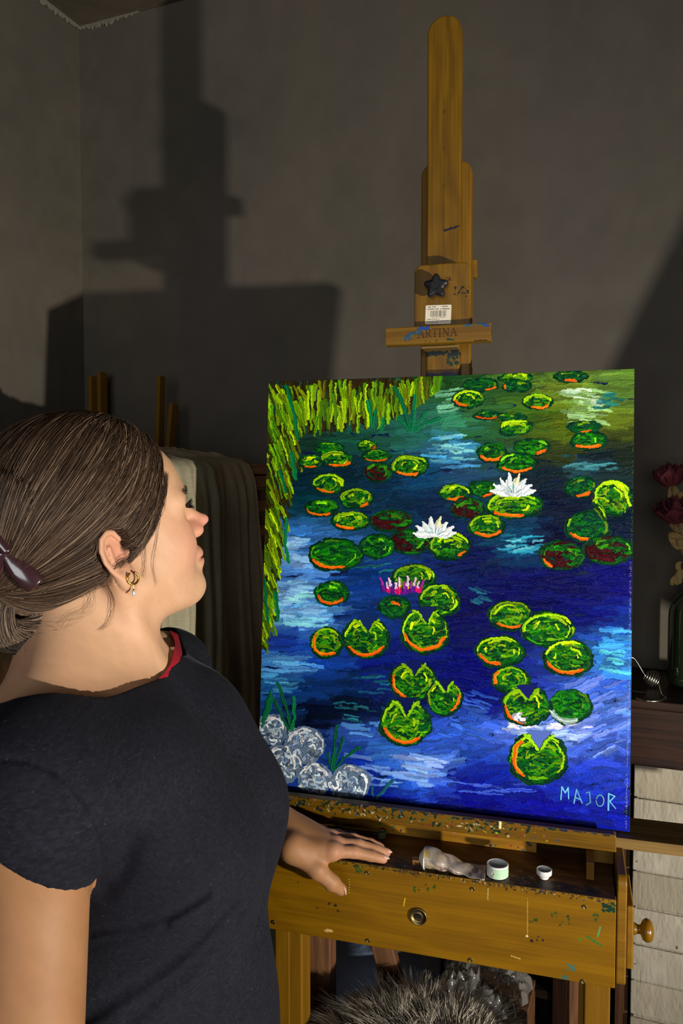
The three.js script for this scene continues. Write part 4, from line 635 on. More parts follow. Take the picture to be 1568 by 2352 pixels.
// --- skin colours: pinker nose, cheeks, ears and knuckles; arms and hands dimmed in colour
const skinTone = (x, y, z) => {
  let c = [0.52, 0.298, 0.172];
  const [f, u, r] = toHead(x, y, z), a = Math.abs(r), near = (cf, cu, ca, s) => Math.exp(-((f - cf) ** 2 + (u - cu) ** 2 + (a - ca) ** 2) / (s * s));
  const armDim = Math.max(smooth(1.235, 1.19, y) * smooth(-0.78, -0.74, z), smooth(1.1, 1.05, y)); c = mixc(c, [0.28, 0.134, 0.058], armDim);       // dimmer light on arms and hands, put into the skin colour
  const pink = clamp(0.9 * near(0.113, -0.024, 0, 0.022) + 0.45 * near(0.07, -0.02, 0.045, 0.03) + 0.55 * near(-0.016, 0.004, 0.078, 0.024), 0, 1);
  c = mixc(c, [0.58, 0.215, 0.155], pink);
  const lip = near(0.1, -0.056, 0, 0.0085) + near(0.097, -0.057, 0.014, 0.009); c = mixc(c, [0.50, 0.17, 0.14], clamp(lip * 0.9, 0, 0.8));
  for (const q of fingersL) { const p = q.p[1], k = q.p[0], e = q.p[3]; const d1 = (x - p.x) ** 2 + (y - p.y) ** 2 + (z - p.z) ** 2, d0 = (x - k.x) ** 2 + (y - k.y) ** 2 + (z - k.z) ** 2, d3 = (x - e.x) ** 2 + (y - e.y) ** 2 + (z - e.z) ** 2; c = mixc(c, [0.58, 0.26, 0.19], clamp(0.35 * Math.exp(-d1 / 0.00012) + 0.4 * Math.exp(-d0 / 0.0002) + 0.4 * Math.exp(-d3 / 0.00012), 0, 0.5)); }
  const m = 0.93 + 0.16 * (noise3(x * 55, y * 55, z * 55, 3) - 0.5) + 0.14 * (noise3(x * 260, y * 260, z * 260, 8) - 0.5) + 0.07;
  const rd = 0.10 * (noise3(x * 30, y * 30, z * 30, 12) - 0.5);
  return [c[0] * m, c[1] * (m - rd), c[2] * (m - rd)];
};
const skinMat = phys({ vertexColors: true, roughness: 0.58, sheen: 0.1, sheenRoughness: 0.5, sheenColor: lin(0.9, 0.55, 0.4), specularIntensity: 0.7 });
const woman = thing('person', 'woman in black top facing the painting, one hand on the easel', 'person', [0, 0, 0]);
{
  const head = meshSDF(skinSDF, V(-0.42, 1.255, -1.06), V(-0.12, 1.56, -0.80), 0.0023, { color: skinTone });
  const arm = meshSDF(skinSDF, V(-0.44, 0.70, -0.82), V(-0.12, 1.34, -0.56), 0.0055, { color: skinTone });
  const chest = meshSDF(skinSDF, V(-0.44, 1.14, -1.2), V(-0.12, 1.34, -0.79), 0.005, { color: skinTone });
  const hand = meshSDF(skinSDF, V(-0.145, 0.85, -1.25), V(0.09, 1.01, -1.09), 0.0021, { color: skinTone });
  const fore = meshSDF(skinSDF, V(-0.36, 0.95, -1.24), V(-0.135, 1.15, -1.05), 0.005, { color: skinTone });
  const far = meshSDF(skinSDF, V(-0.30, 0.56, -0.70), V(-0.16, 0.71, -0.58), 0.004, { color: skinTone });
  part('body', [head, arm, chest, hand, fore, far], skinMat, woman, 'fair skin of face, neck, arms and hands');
  const nail = new THREE.SphereGeometry(1, 14, 10), nailMat = phys({ color: lin(0.66, 0.40, 0.30), roughness: 0.25, clearcoat: 0.4 });
  const addNail = (p, q, w, up) => { const d = q.clone().sub(p).normalize(), n = up.clone().addScaledVector(d, -up.dot(d)).normalize(), s = n.clone().cross(d); const m = part('fingernail', nail, nailMat, woman); m.matrixAutoUpdate = true; m.quaternion.setFromRotationMatrix(new THREE.Matrix4().makeBasis(d, n, s)); m.scale.set(w * 1.15, w * 0.32, w * 0.86); m.position.copy(q).addScaledVector(n, w * 0.66).addScaledVector(d, w * 0.22); };
  for (const q of fingersL) addNail(q.p[2], q.p[3], q.r[3], V(0, 1, 0.15));
  addNail(thumbL.p[2], thumbL.p[3], thumbL.r[3] * 0.95, V(0.45, 0.55, 0.8));
}

// --- black top: the same body a little larger, cut at neckline and sleeve hems
const NC = V(-0.312, 0, -0.905);
function neckHole(x, y, z) { const f = (x - NC.x) * TF.x + (z - NC.z) * TF.z, l = (x - NC.x) * TL.x + (z - NC.z) * TL.z; const k0 = Math.hypot(f / 0.112, l / 0.188); return Math.max((k0 - 1) * 0.112, 1.16 - y); }
const creases = [];                                                   // filled below with lines that lie on the cloth
function shirtBase(x, y, z) {
  let d = torsoSDF(x, y, z);
  if (y > 1.1) d = smin(d, neckSDF(x, y, z) + 0.004, 0.035);
  d -= 0.0065;
  const hemR = (1.181 - 0.78 * (x + 0.283) - 0.1 * (z + 0.66)) - y, a = smax(armR(x, y, z) - 0.0085, hemR * 0.82, 0.006);
  d = smin(d, a, lerp(0.012, 0.075, smooth(1.13, 1.215, y)));
  const b = Math.max(capV(x, y, z, SL, EL, 0.058, 0.05), 1.13 - y); d = smin(d, b, 0.02);
  return d;
}
const segDist = (x, y, z, L) => { let m = 1; for (let i = 0; i < L.length - 1; i++) m = Math.min(m, capV(x, y, z, L[i], L[i + 1], 0, 0)); return m; };
function shirtSDF(x, y, z) {
  let d = shirtBase(x, y, z);
  if (d < 0.03 && d > -0.03) {
    for (const c of creases) { if (x < c.lo.x || x > c.hi.x || y < c.lo.y || y > c.hi.y || z < c.lo.z || z > c.hi.z) continue; const q = segDist(x, y, z, c.line); d += c.h * Math.exp(-(q * q) / (c.w * c.w)); if (c.ridge) { const e = segDist(x, y + c.ridge, z, c.line); d -= c.h * 0.7 * Math.exp(-(e * e) / (c.w * c.w * 2.2)); } }
    const low = smooth(1.05, 0.9, y); d += low * 0.0035 * Math.sin(x * 46 + y * 22 + 3 * noise3(x * 8, y * 8, z * 8, 2)) ;
  }
  return smax(d, -neckHole(x, y, z), 0.006);
}
{
  const line = (pts, h, w, ridge = 0) => { const L = pts.map(([x, y]) => march(shirtBase, x, y)); const lo = V(9, 9, 9), hi = V(-9, -9, -9); L.forEach((p) => { lo.min(p); hi.max(p); }); lo.subScalar(0.04); hi.addScalar(0.04); creases.push({ line: L, h, w, ridge, lo, hi }); };
  line([[0, 1742], [70, 1746], [140, 1778], [190, 1828], [225, 1885], [243, 1940], [240, 2000], [226, 2042]], 0.004, 0.0034);      // sleeve seam
  line([[298, 1935], [285, 1980], [262, 2020], [238, 2042]], 0.007, 0.011);                                                       // fold at the armpit
  line([[205, 2146], [300, 2132], [380, 2108], [440, 2076], [478, 2050]], 0.006, 0.0046, 0.009);
  line([[205, 2172], [300, 2152], [380, 2130]], 0.005, 0.006);
  line([[190, 2345], [270, 2292], [340, 2250], [420, 2190], [500, 2110], [560, 2040]], 0.006, 0.008, 0.014);
  line([[300, 2340], [380, 2270], [470, 2200]], 0.005, 0.009, 0.016);
  line([[598, 2120], [585, 2200], [560, 2300], [540, 2352]], 0.006, 0.009);
  line([[560, 2060], [545, 2160], [515, 2270]], 0.005, 0.010);
}
const lint = (() => { reseed(404); return texture(1024, 1024, (g, w, h) => {
  const im = g.createImageData(w, h), d = im.data; for (let y = 0; y < h; y++) for (let x = 0; x < w; x++) { const n = tn(x / w, y / h, 90, 90, 5, 2), m = tn(x / w, y / h, 7, 7, 15, 3), k = (y * w + x) * 4, q = 22 + 18 * (n - 0.5) + 7 * (m - 0.5); d[k] = q; d[k + 1] = q + 1; d[k + 2] = q + 9; d[k + 3] = 255; } g.putImageData(im, 0, 0);
  for (let i = 0; i < 5200; i++) { const x = rnd() * w, y = rnd() * h, t = rnd() * 6.28, l = rr(1, 7), b = rnd() > 0.97 ? rr(110, 170) : rr(44, 74); g.strokeStyle = `rgba(${b},${b},${b + 10},${rr(0.25, 0.7)})`; g.lineWidth = rr(0.6, 1.3); g.beginPath(); g.moveTo(x, y); g.quadraticCurveTo(x + l * Math.cos(t) + rr(-3, 3), y + l * Math.sin(t), x + 1.6 * l * Math.cos(t + 0.5), y + 1.6 * l * Math.sin(t + 0.5)); g.stroke(); }
}, { sx: 5, sy: 5 }); })();
const clothUV = (x, y, z) => { const [f, l] = torsoLocal(x, z); return [Math.atan2(l, f) * 0.14, y]; };
const clothMat = phys({ map: lint, roughness: 0.95, sheen: 0.45, sheenRoughness: 0.4, sheenColor: lin(0.12, 0.13, 0.18), specularIntensity: 0.3 });
{
  part('black_top', meshSDF(shirtSDF, V(-0.46, 0.70, -1.2), V(-0.02, 1.36, -0.58), 0.0036, { uv: clothUV }), clothMat, woman, 'black knitted top with lint specks');
  const pants = (x, y, z) => { let d = ell(...[torsoLocal(x, z)[0], y, torsoLocal(x, z)[1]], -0.005, 0.79, 0, 0.135, 0.12, 0.17); for (const s of [-1, 1]) { const h = TC.clone().addScaledVector(TL, s * 0.09).setY(0.78), k = TC.clone().addScaledVector(TL, s * 0.085).addScaledVector(TF, 0.02).setY(0.44), a = TC.clone().addScaledVector(TL, s * 0.08).addScaledVector(TF, -0.01).setY(0.07); d = smin(d, smin(capV(x, y, z, h, k, 0.088, 0.062), capV(x, y, z, k, a, 0.06, 0.05), 0.03), 0.03); } return d; };
  part('trousers', meshSDF(pants, V(-0.5, 0.0, -1.15), V(-0.05, 0.86, -0.62), 0.011, { uv: clothUV }), clothMat, woman);
  for (const s of [-1, 1]) { const a = TC.clone().addScaledVector(TL, s * 0.08).addScaledVector(TF, -0.03), b = a.clone().addScaledVector(TF, 0.15); const shoe = (x, y, z) => Math.max(smin(cap(x, y, z, a.x, 0.045, a.z, b.x, 0.028, b.z, 0.045, 0.036), cap(x, y, z, a.x, 0.05, a.z, a.x, 0.11, a.z, 0.045, 0.05), 0.03), 0.001 - y, y - 0.09); part('shoe', meshSDF(shoe, a.clone().add(V(-0.08, -0.01, -0.1)).setY(-0.01), b.clone().add(V(0.08, 0, 0.1)).setY(0.12), 0.008), std({ color: lin(0.03, 0.025, 0.02), roughness: 0.5 }), woman); }
  // red strap of the top underneath
  const strapPts = [[392, 1440], [401, 1458], [408, 1482], [409, 1508], [401, 1535], [387, 1558], [370, 1576]].map(([x, y]) => march(skinSDF, x - 3, y, 0.6, 1.3)).filter((p) => Math.abs(skinSDF(p.x, p.y, p.z)) < 0.004);
  const flat = []; const curve = new THREE.CatmullRomCurve3(strapPts); for (let i = 0; i <= 30; i++) { const p = curve.getPoint(i / 30), n = gradN(skinSDF, p), t = curve.getTangent(i / 30), s = n.clone().cross(t).normalize(); flat.push([p.clone().addScaledVector(s, 0.0050).addScaledVector(n, 0.0024), p.clone().addScaledVector(s, -0.0075).addScaledVector(n, 0.0036)]); }
  part('undershirt_strap', ribbon(flat, 0.0012), std({ color: lin(0.28, 0.008, 0.02), roughness: 0.6 }), woman, 'red strap of the shirt underneath');
}
function ribbon(pairs, th) {                          // strip with thickness between pairs of points
  const P = [], I = [], n = pairs.length;
  pairs.forEach(([a, b], i) => { const t = pairs[Math.min(n - 1, i + 1)][0].clone().sub(pairs[Math.max(0, i - 1)][0]), w = b.clone().sub(a), k = t.cross(w).normalize().multiplyScalar(th / 2); for (const q of [a.clone().add(k), b.clone().add(k), b.clone().sub(k), a.clone().sub(k)]) P.push(q.x, q.y, q.z); });
  for (let i = 0; i < n - 1; i++) for (let s = 0; s < 4; s++) { const a = i * 4 + s, b = i * 4 + (s + 1) % 4, c = a + 4, d = b + 4; I.push(a, c, b, b, c, d); }
  I.push(0, 1, 2, 0, 2, 3); const e = (n - 1) * 4; I.push(e, e + 2, e + 1, e, e + 3, e + 2);
  const g = new THREE.BufferGeometry(); g.setAttribute('position', new THREE.Float32BufferAttribute(P, 3)); g.setIndex(I); const q = g.toNonIndexed(); q.computeVertexNormals(); return q;
}

// --- hair: a combed-back mass with locks and single strands drawn towards the clip at the back
const HAIR_TO = [-0.128, 0.012, 0.022];
function hairLocal(f, u, r) {
  let d = ell(f, u, r, -0.012, 0.052, 0, 0.110, 0.106, 0.0865);
  d = smin(d, ell(f, u, r, -0.042, 0.060, 0, 0.104, 0.097, 0.080), 0.03);
  d = smin(d, ell(f, u, r, -0.078, 0.012, 0, 0.064, 0.052, 0.054), 0.04);
  d = smax(d, (f - 0.85 * u - 0.012) * 0.76, 0.012);
  d = smax(d, -(u + 0.016 - 0.22 * f) * 0.97, 0.02);
  const a = Math.abs(r); d = smax(d, -ell(f, u, a, -0.024, 0.004, 0.092, 0.021, 0.036, 0.030), 0.006);   // the ear stays free
  return d;
}
const hairSDF = (x, y, z) => { const [f, u, r] = toHead(x, y, z); let d = hairLocal(f, u, r); if (d < 0.02 && d > -0.02) { const s = Math.atan2(r, u + 0.02) * 26 + f * 60; d += 0.0011 * Math.sin(s * 1.7 + 2 * Math.sin(f * 40)) ; } return d * HS; };
const hairSmooth = (x, y, z) => { const [f, u, r] = toHead(x, y, z); return hairLocal(f, u, r) * HS; };
const hairMat = phys({ vertexColors: true, roughness: 0.5, specularIntensity: 0.5, sheen: 0.2, sheenRoughness: 0.4, sheenColor: lin(0.35, 0.24, 0.16) });
// tapered strand as a three-sided tube along points, with a colour
function strandInto(buf, pts, r0, r1, c) {
  const n = pts.length, base = buf.P.length / 3;
  for (let i = 0; i < n; i++) {
    const t = pts[Math.min(n - 1, i + 1)].clone().sub(pts[Math.max(0, i - 1)]).normalize(), a = Math.abs(t.y) > 0.9 ? V(1, 0, 0) : V(0, 1, 0), s = t.clone().cross(a).normalize(), w = t.clone().cross(s), q = i / (n - 1), r = lerp(r0, r1, q) * (i === 0 || i === n - 1 ? 0.3 : 1);
    for (let k = 0; k < 3; k++) { const o = k * 2.0944, dx = s.x * Math.cos(o) + w.x * Math.sin(o), dy = s.y * Math.cos(o) + w.y * Math.sin(o), dz = s.z * Math.cos(o) + w.z * Math.sin(o); buf.P.push(pts[i].x + dx * r, pts[i].y + dy * r, pts[i].z + dz * r); buf.N.push(dx, dy, dz); buf.C.push(c[0], c[1], c[2]); }
    if (i) for (let k = 0; k < 3; k++) { const A = base + (i - 1) * 3 + k, B = base + (i - 1) * 3 + (k + 1) % 3; buf.I.push(A, B, A + 3, B, B + 3, A + 3); }
  }
}
const bufGeo = (b) => { const g = new THREE.BufferGeometry(); g.setAttribute('position', new THREE.Float32BufferAttribute(b.P, 3)); g.setAttribute('normal', new THREE.Float32BufferAttribute(b.N, 3)); g.setAttribute('color', new THREE.Float32BufferAttribute(b.C, 3)); g.setIndex(b.I); return g; };
const newBuf = () => ({ P: [], N: [], C: [], I: [] });
{
  const brownHair = () => { const t = rnd(); return t < 0.5 ? [0.036, 0.0200, 0.0115] : t < 0.8 ? [0.074, 0.043, 0.026] : t < 0.94 ? [0.145, 0.093, 0.060] : [0.27, 0.185, 0.118]; };
  const base = meshSDF(hairSDF, HC.clone().add(V(-0.19, -0.10, -0.17)), HC.clone().add(V(0.13, 0.19, 0.15)), 0.0032, { color: (x, y, z) => { const k = 0.8 + 0.4 * noise3(x * 60, y * 60, z * 60, 4); return [0.034 * k, 0.019 * k, 0.011 * k]; } });
  const hair = part('hair', base, hairMat, woman, 'brown hair combed back and pinned up');
  // flow: along the surface to the clip, sagging a little over the temple
  const target = headPt(...HAIR_TO);
  const flow = (p, sag) => { const d = target.clone().sub(p), L = d.length(); d.multiplyScalar(1 / L); const [f] = toHead(p.x, p.y, p.z); return d.addScaledVector(HU, -sag * smooth(-0.06, 0.06, f)).normalize(); };
  const comb = (p, steps, step, lift, sag, wav) => {
    const out = []; p = p.clone();
    for (let i = 0; i < steps; i++) {
      const d = hairSmooth(p.x, p.y, p.z), n = gradN(hairSmooth, p, 0.002); p.addScaledVector(n, lift - d);
      out.push(p.clone()); if (p.distanceTo(target) < 0.016) break;
      const v = flow(p, sag); v.addScaledVector(n, -v.dot(n)).normalize(); const s = n.clone().cross(v); p.addScaledVector(v, step).addScaledVector(s, wav * Math.sin(i * 0.7 + wav * 9000));
    } return out;
  };
  const seedPt = () => { // a random point on the near and top side of the hair
    for (;;) { const th = rr(-0.55, 1.75), ph = rr(-1.1, Math.PI * 0.98), f = 0.13 * Math.cos(ph), q = 0.13 * Math.sin(ph), u = 0.05 + q * Math.cos(th), r = q * Math.sin(th); const p = headPt(f, u, r); for (let k = 0; k < 6; k++) { const d = hairSmooth(p.x, p.y, p.z); p.addScaledVector(gradN(hairSmooth, p, 0.002), -d); } if (Math.abs(hairSmooth(p.x, p.y, p.z)) < 0.002) return p; }
  };
  const hairline = (t) => { // from the parting over the forehead down to the temple and over the ear
    const pts = [[0.086, 0.098, -0.02], [0.084, 0.094, 0.02], [0.072, 0.076, 0.05], [0.058, 0.058, 0.064], [0.038, 0.032, 0.072], [0.016, 0.010, 0.075], [-0.004, -0.002, 0.078], [-0.03, -0.012, 0.078], [-0.05, -0.024, 0.07]]; const x = t * (pts.length - 1), i = Math.min(pts.length - 2, Math.floor(x)), k = x - i; return headPt(lerp(pts[i][0], pts[i + 1][0], k), lerp(pts[i][1], pts[i + 1][1], k), lerp(pts[i][2], pts[i + 1][2], k));
  };
  reseed(2024);
  const locks = newBuf(), strands = newBuf(), loose = newBuf();
  for (let i = 0; i < 420; i++) { const p = i % 3 ? seedPt() : hairline(rr(0.28, 0.74)); const q = comb(p, 36, 0.0075, rr(-0.0006, 0.0012), rr(0.15, 0.5), rr(-0.0006, 0.0006)); if (q.length > 4) strandInto(locks, q, rr(0.0010, 0.0026), rr(0.0008, 0.0016), brownHair()); }
  for (let i = 0; i < 8000; i++) { const p = i % 4 ? seedPt() : hairline(rr(0.12, 0.78)); const q = comb(p, 10 + Math.floor(rnd() * 24), 0.008, rr(0.0008, 0.0032), rr(0.1, 0.55), rr(-0.0005, 0.0005)); if (q.length > 3) strandInto(strands, q, rr(0.00022, 0.0005), rr(0.00015, 0.00035), brownHair()); }
  // flyaways over the crown, forehead and nape; wisps before the ear
  for (let i = 0; i < 240; i++) { const p = seedPt(), q = comb(p, 7 + Math.floor(rnd() * 10), 0.008, 0.002, rr(0, 0.4), rr(-0.002, 0.002)); q.forEach((v, k) => { const n = gradN(hairSmooth, v, 0.002); v.addScaledVector(n, rr(0, 0.0012) + 0.009 * (k / q.length) ** 1.6 * ((i * 7919 % 97) / 97)); }); if (q.length > 3) strandInto(loose, q, 0.00013, 0.0001, brownHair()); }
  const wisp = (px, n, spread, rad, c) => { for (let i = 0; i < n; i++) { const o = px.map(([x, y], k) => [x + rr(-1, 1) * spread * (0.3 + k / px.length), y + rr(-1, 1) * spread * 0.6]); const both = (x, y, z) => Math.min(skinSDF(x, y, z), hairSmooth(x, y, z)); const pts = o.map(([x, y]) => { const p = march(both, x, y, 0.6, 1.1); return Math.abs(both(p.x, p.y, p.z)) > 0.003 ? null : p.addScaledVector(gradN(both, p, 0.002), rr(0.001, 0.003)); }).filter(Boolean); if (pts.length < 3 || pts.some((p, k) => k && p.distanceTo(pts[k - 1]) > 0.06)) continue; const cv = new THREE.CatmullRomCurve3(pts).getPoints(14); strandInto(loose, cv, rad * rr(0.7, 1.3), rad * 0.6, c ?? brownHair()); } };
  wisp([[382, 1090], [372, 1150], [350, 1210], [318, 1262], [270, 1300], [225, 1318]], 34, 12, 0.0002);
  wisp([[375, 1120], [352, 1185], [312, 1240], [288, 1262]], 60, 14, 0.00022);
  wisp([[374, 1080], [376, 1125], [366, 1172], [346, 1220], [326, 1252]], 16, 12, 0.00018);
  wisp([[366, 1180], [360, 1240], [350, 1300], [356, 1345]], 5, 5, 0.00014); wisp([[330, 1230], [332, 1290], [325, 1330]], 7, 8, 0.00014);
  wisp([[250, 1330], [200, 1352], [150, 1372], [110, 1385]], 16, 26, 0.00016, [0.09, 0.06, 0.038]);
  wisp([[245, 1338], [262, 1378], [250, 1430], [225, 1452]], 8, 8, 0.00014, [0.06, 0.036, 0.02]); wisp([[215, 1345], [205, 1390], [170, 1420], [130, 1440]], 10, 26, 0.00012, [0.07, 0.045, 0.028]);
  part('hair_locks', bufGeo(locks), hairMat, hair); const sm = part('hair_strands', bufGeo(strands), hairMat, hair); sm.userData.kind = 'stuff'; const lm = part('loose_hairs', bufGeo(loose), hairMat, hair); lm.userData.kind = 'stuff';
  // twisted tail below the clip
  const tail = newBuf(); for (let i = 0; i < 520; i++) { const a = rnd() * 6.283, q = Math.sqrt(rnd()), ca = Math.cos(a) * q, sa = Math.sin(a) * q; const pts = [[-0.118, 0.020, 0.02], [-0.146, -0.006, 0.018], [-0.150, -0.036, 0.024], [-0.118, -0.052, 0.036], [-0.088, -0.030, 0.030], [-0.066, -0.002, 0.026]].map(([f, u, r], k) => { const w = [0.016, 0.018, 0.018, 0.017, 0.012, 0.008][k]; return headPt(f + ca * w + rr(-0.002, 0.002), u + sa * w + rr(-0.002, 0.002), r + (ca * 0.6 - sa * 0.5) * w); }); strandInto(tail, new THREE.CatmullRomCurve3(pts).getPoints(22), rr(0.0004, 0.0016), rr(0.0003, 0.0009), rnd() > 0.4 ? [0.12, 0.082, 0.054] : brownHair()); }
  for (let i = 0; i < 60; i++) { const s = [rr(-0.14, -0.07), rr(-0.06, -0.04), rr(0.02, 0.05)], pts = [0, 1, 2, 3].map((k) => headPt(s[0] + k * rr(-0.01, 0.012), s[1] - k * rr(0.004, 0.013), s[2] + k * rr(-0.006, 0.008))); strandInto(tail, new THREE.CatmullRomCurve3(pts).getPoints(10), 0.00014, 0.0001, brownHair()); }
  const tm = part('pinned_tail', bufGeo(tail), hairMat, hair); tm.userData.kind = 'stuff';
  // eyebrow and lashes on her right side
  const fine = newBuf(); reseed(5);
  for (let i = 0; i < 90; i++) { const t = rnd(), f = lerp(0.1, 0.082, t), r = lerp(0.022, 0.052, t), p = headPt(f, 0.034 + rr(-0.003, 0.003), r); for (let k = 0; k < 4; k++) p.addScaledVector(gradN(skinSDF, p), -skinSDF(p.x, p.y, p.z)); const q = p.clone().addScaledVector(HR, rr(0.003, 0.006)).addScaledVector(HU, rr(-0.001, 0.003)).addScaledVector(HF, rr(-0.002, 0.002)); strandInto(fine, [p, p.clone().lerp(q, 0.5).addScaledVector(gradN(skinSDF, p), 0.0012), q.addScaledVector(gradN(skinSDF, q), 0.0008 - skinSDF(q.x, q.y, q.z))], 0.0003, 0.00015, [0.02, 0.012, 0.008]); }
  part('eyebrow', bufGeo(fine), hairMat, woman);
  const lash = newBuf(); for (let i = 0; i < 34; i++) { const t = i / 33, p = headPt(lerp(0.094, 0.086, t), 0.0155 - 0.001 * t, lerp(0.026, 0.044, t)), up = i % 3 !== 0, L = rr(0.009, 0.0125); const d = HF.clone().multiplyScalar(0.95).addScaledVector(HR, lerp(0.0, 0.55, t)).addScaledVector(HU, up ? 0.25 : -0.35).normalize(); strandInto(lash, [p, p.clone().addScaledVector(d, L * 0.5), p.clone().addScaledVector(d, L).addScaledVector(HU, up ? 0.0022 : -0.001)], 0.00045, 0.00018, [0.006, 0.005, 0.005]); }
  part('eyelashes', bufGeo(lash), hairMat, woman);
}
// --- plum coloured hair clip: two glossy arms that cross at the back of the head
{
  const plum = phys({ color: lin(0.032, 0.012, 0.015), roughness: 0.22, clearcoat: 0.8, clearcoatRoughness: 0.1 });
  const clip = new THREE.Group(); clip.name = 'hair_clip'; clip.userData.label = 'glossy plum hair clip'; woman.add(clip);
  const paddle = (pxs, depth, name) => { const L = pxs.map(([x, y, w, d]) => [atDepth(x, y, depth + d), w]); const P = [], I = [], n = L.length; L.forEach(([p, w], i) => { const t = L[Math.min(n - 1, i + 1)][0].clone().sub(L[Math.max(0, i - 1)][0]).normalize(), out = CAM.clone().sub(p).setY(p.y * 0 + 0.02).normalize(), s = t.clone().cross(out).normalize(), o = s.clone().cross(t).negate(); for (let k = 0; k < 12; k++) { const a = k / 12 * 6.283; const q = p.clone().addScaledVector(s, Math.cos(a) * w).addScaledVector(o, Math.sin(a) * 0.0042); P.push(q.x, q.y, q.z); } if (i) for (let k = 0; k < 12; k++) { const A = (i - 1) * 12 + k, B = (i - 1) * 12 + (k + 1) % 12; I.push(A, B, A + 12, B, B + 12, A + 12); } });
    const c0 = P.length / 3; P.push(...L[0][0].toArray(), ...L[n - 1][0].toArray()); for (let k = 0; k < 12; k++) { I.push(c0, (k + 1) % 12, k); I.push(c0 + 1, (n - 1) * 12 + k, (n - 1) * 12 + (k + 1) % 12); }
    const g = new THREE.BufferGeometry(); g.setAttribute('position', new THREE.Float32BufferAttribute(P, 3)); g.setIndex(I); g.computeVertexNormals(); part(name, g, plum, clip); };
  const D = march(hairSmooth, 60, 1318).sub(CAM).dot(V(0, -Math.sin(PITCH), -Math.cos(PITCH))) - 0.007; 
  paddle([[8, 1266, 0.003, 0], [12, 1272, 0.0062, 0], [30, 1290, 0.0098, 0], [48, 1310, 0.0118, 0], [66, 1328, 0.0118, 0.002], [80, 1342, 0.0108, 0.004], [84, 1346, 0.009, 0.005]], D, 'clip_arm');
  paddle([[-40, 1180, 0.006, 0.004], [-20, 1212, 0.0066, 0], [0, 1245, 0.0066, 0], [16, 1266, 0.0058, 0], [19, 1270, 0.003, 0]], D - 0.005, 'clip_arm');
  paddle([[14, 1262, 0.0035, 0.004], [6, 1276, 0.006, 0.004], [-4, 1300, 0.007, 0.006], [-20, 1330, 0.008, 0.01]], D - 0.006, 'clip_arm');
}
// --- gold hoop with a crystal drop
{
  const ear = new THREE.Group(); ear.name = 'earring'; ear.userData.label = 'small gold hoop earring with clear crystal drop'; woman.add(ear);
  const gold = std({ color: lin(0.66, 0.42, 0.07), metalness: 1, roughness: 0.22 });
  const c = march(skinSDF, 305, 1328); c.addScaledVector(pixelRay(305, 1328).normalize(), -0.004);
  const t = new THREE.TorusGeometry(0.0066, 0.0013, 12, 40, 5.4); const h = part('hoop', t, gold, ear); h.position.copy(c); h.lookAt(CAM); h.rotateY(0.5); h.rotateZ(2.2);
  const p0 = c.clone().add(V(0.001, -0.0078, 0.001)); const link = part('link', rod(p0, p0.clone().add(V(0, -0.004, 0)), 0.0005), gold, ear);
  const gem = new THREE.OctahedronGeometry(0.0027, 1); gem.scale(0.8, 1.5, 0.8); gem.translate(p0.x, p0.y - 0.0085, p0.z); part('crystal', gem, phys({ color: lin(0.7, 0.7, 0.7), roughness: 0.05, metalness: 0.4, clearcoat: 1 }), ear, 'clear faceted crystal');
  part('setting', rod(p0.clone().add(V(0, -0.0038, 0)), p0.clone().add(V(0, -0.006, 0)), 0.0012, 0.0006), gold, ear);
}

// ---------------------------------------------------------------- furniture behind
// closed sheet with thickness from a surface function of (u, v) in 0..1
function sheet(fn, nu, nv, th = 0.0015, mu = 1, mv = 1) {
  const P = [], U = [], I = [], pt = []; for (let j = 0; j <= nv; j++) for (let i = 0; i <= nu; i++) pt.push(fn(i / nu, j / nv));
  const W = nu + 1, at = (i, j) => pt[clamp(j, 0, nv) * W + clamp(i, 0, nu)], nr = [];
  for (let j = 0; j <= nv; j++) for (let i = 0; i <= nu; i++) nr.push(at(i + 1, j).clone().sub(at(i - 1, j)).cross(at(i, j + 1).clone().sub(at(i, j - 1))).normalize());
  for (const s of [0.5, -0.5]) pt.forEach((p, k) => { P.push(p.x + nr[k].x * th * s, p.y + nr[k].y * th * s, p.z + nr[k].z * th * s); U.push((k % W) / nu * mu, Math.floor(k / W) / nv * mv); });
  const M = W * (nv + 1); for (let j = 0; j < nv; j++) for (let i = 0; i < nu; i++) { const a = j * W + i, b = a + 1, c = a + W, d = c + 1; I.push(a, b, c, b, d, c, M + a, M + c, M + b, M + b, M + c, M + d); }
  const edge = (a, b) => I.push(a, M + a, b, b, M + a, M + b); for (let i = 0; i < nu; i++) { edge(i + 1, i); edge(nv * W + i, nv * W + i + 1); } for (let j = 0; j < nv; j++) { edge(j * W, (j + 1) * W); edge((j + 1) * W + nu, j * W + nu); }
  const g = new THREE.BufferGeometry(); g.setAttribute('position', new THREE.Float32BufferAttribute(P, 3)); g.setAttribute('uv', new THREE.Float32BufferAttribute(U, 2)); g.setIndex(I); g.computeVertexNormals(); return g;
}
const linenTex = (c, s) => pixelTexture(512, 512, (u, v, x, y) => { const k = 0.82 + 0.14 * (tn(u, v, 170, 9, s, 2) - 0.5) + 0.14 * (tn(u, v, 9, 170, s + 3, 2) - 0.5) + 0.12 * (tn(u, v, 6, 6, s + 8, 3) - 0.5) + ((x + y) % 4 < 2 ? 0.03 : -0.03); return [c[0] * k, c[1] * k, c[2] * k]; }, { sx: 6, sy: 6 });
const linenBump = pixelTexture(512, 512, (u, v) => grey(0.5 + 0.7 * (tn(u, v, 150, 10, 5, 2) - 0.5) + 0.7 * (tn(u, v, 10, 150, 8, 2) - 0.5)), { srgb: false, sx: 6, sy: 6 });
const linenPale = std({ map: linenTex([178, 170, 140], 3), bumpMap: linenBump, bumpScale: 0.0006, roughness: 1 });
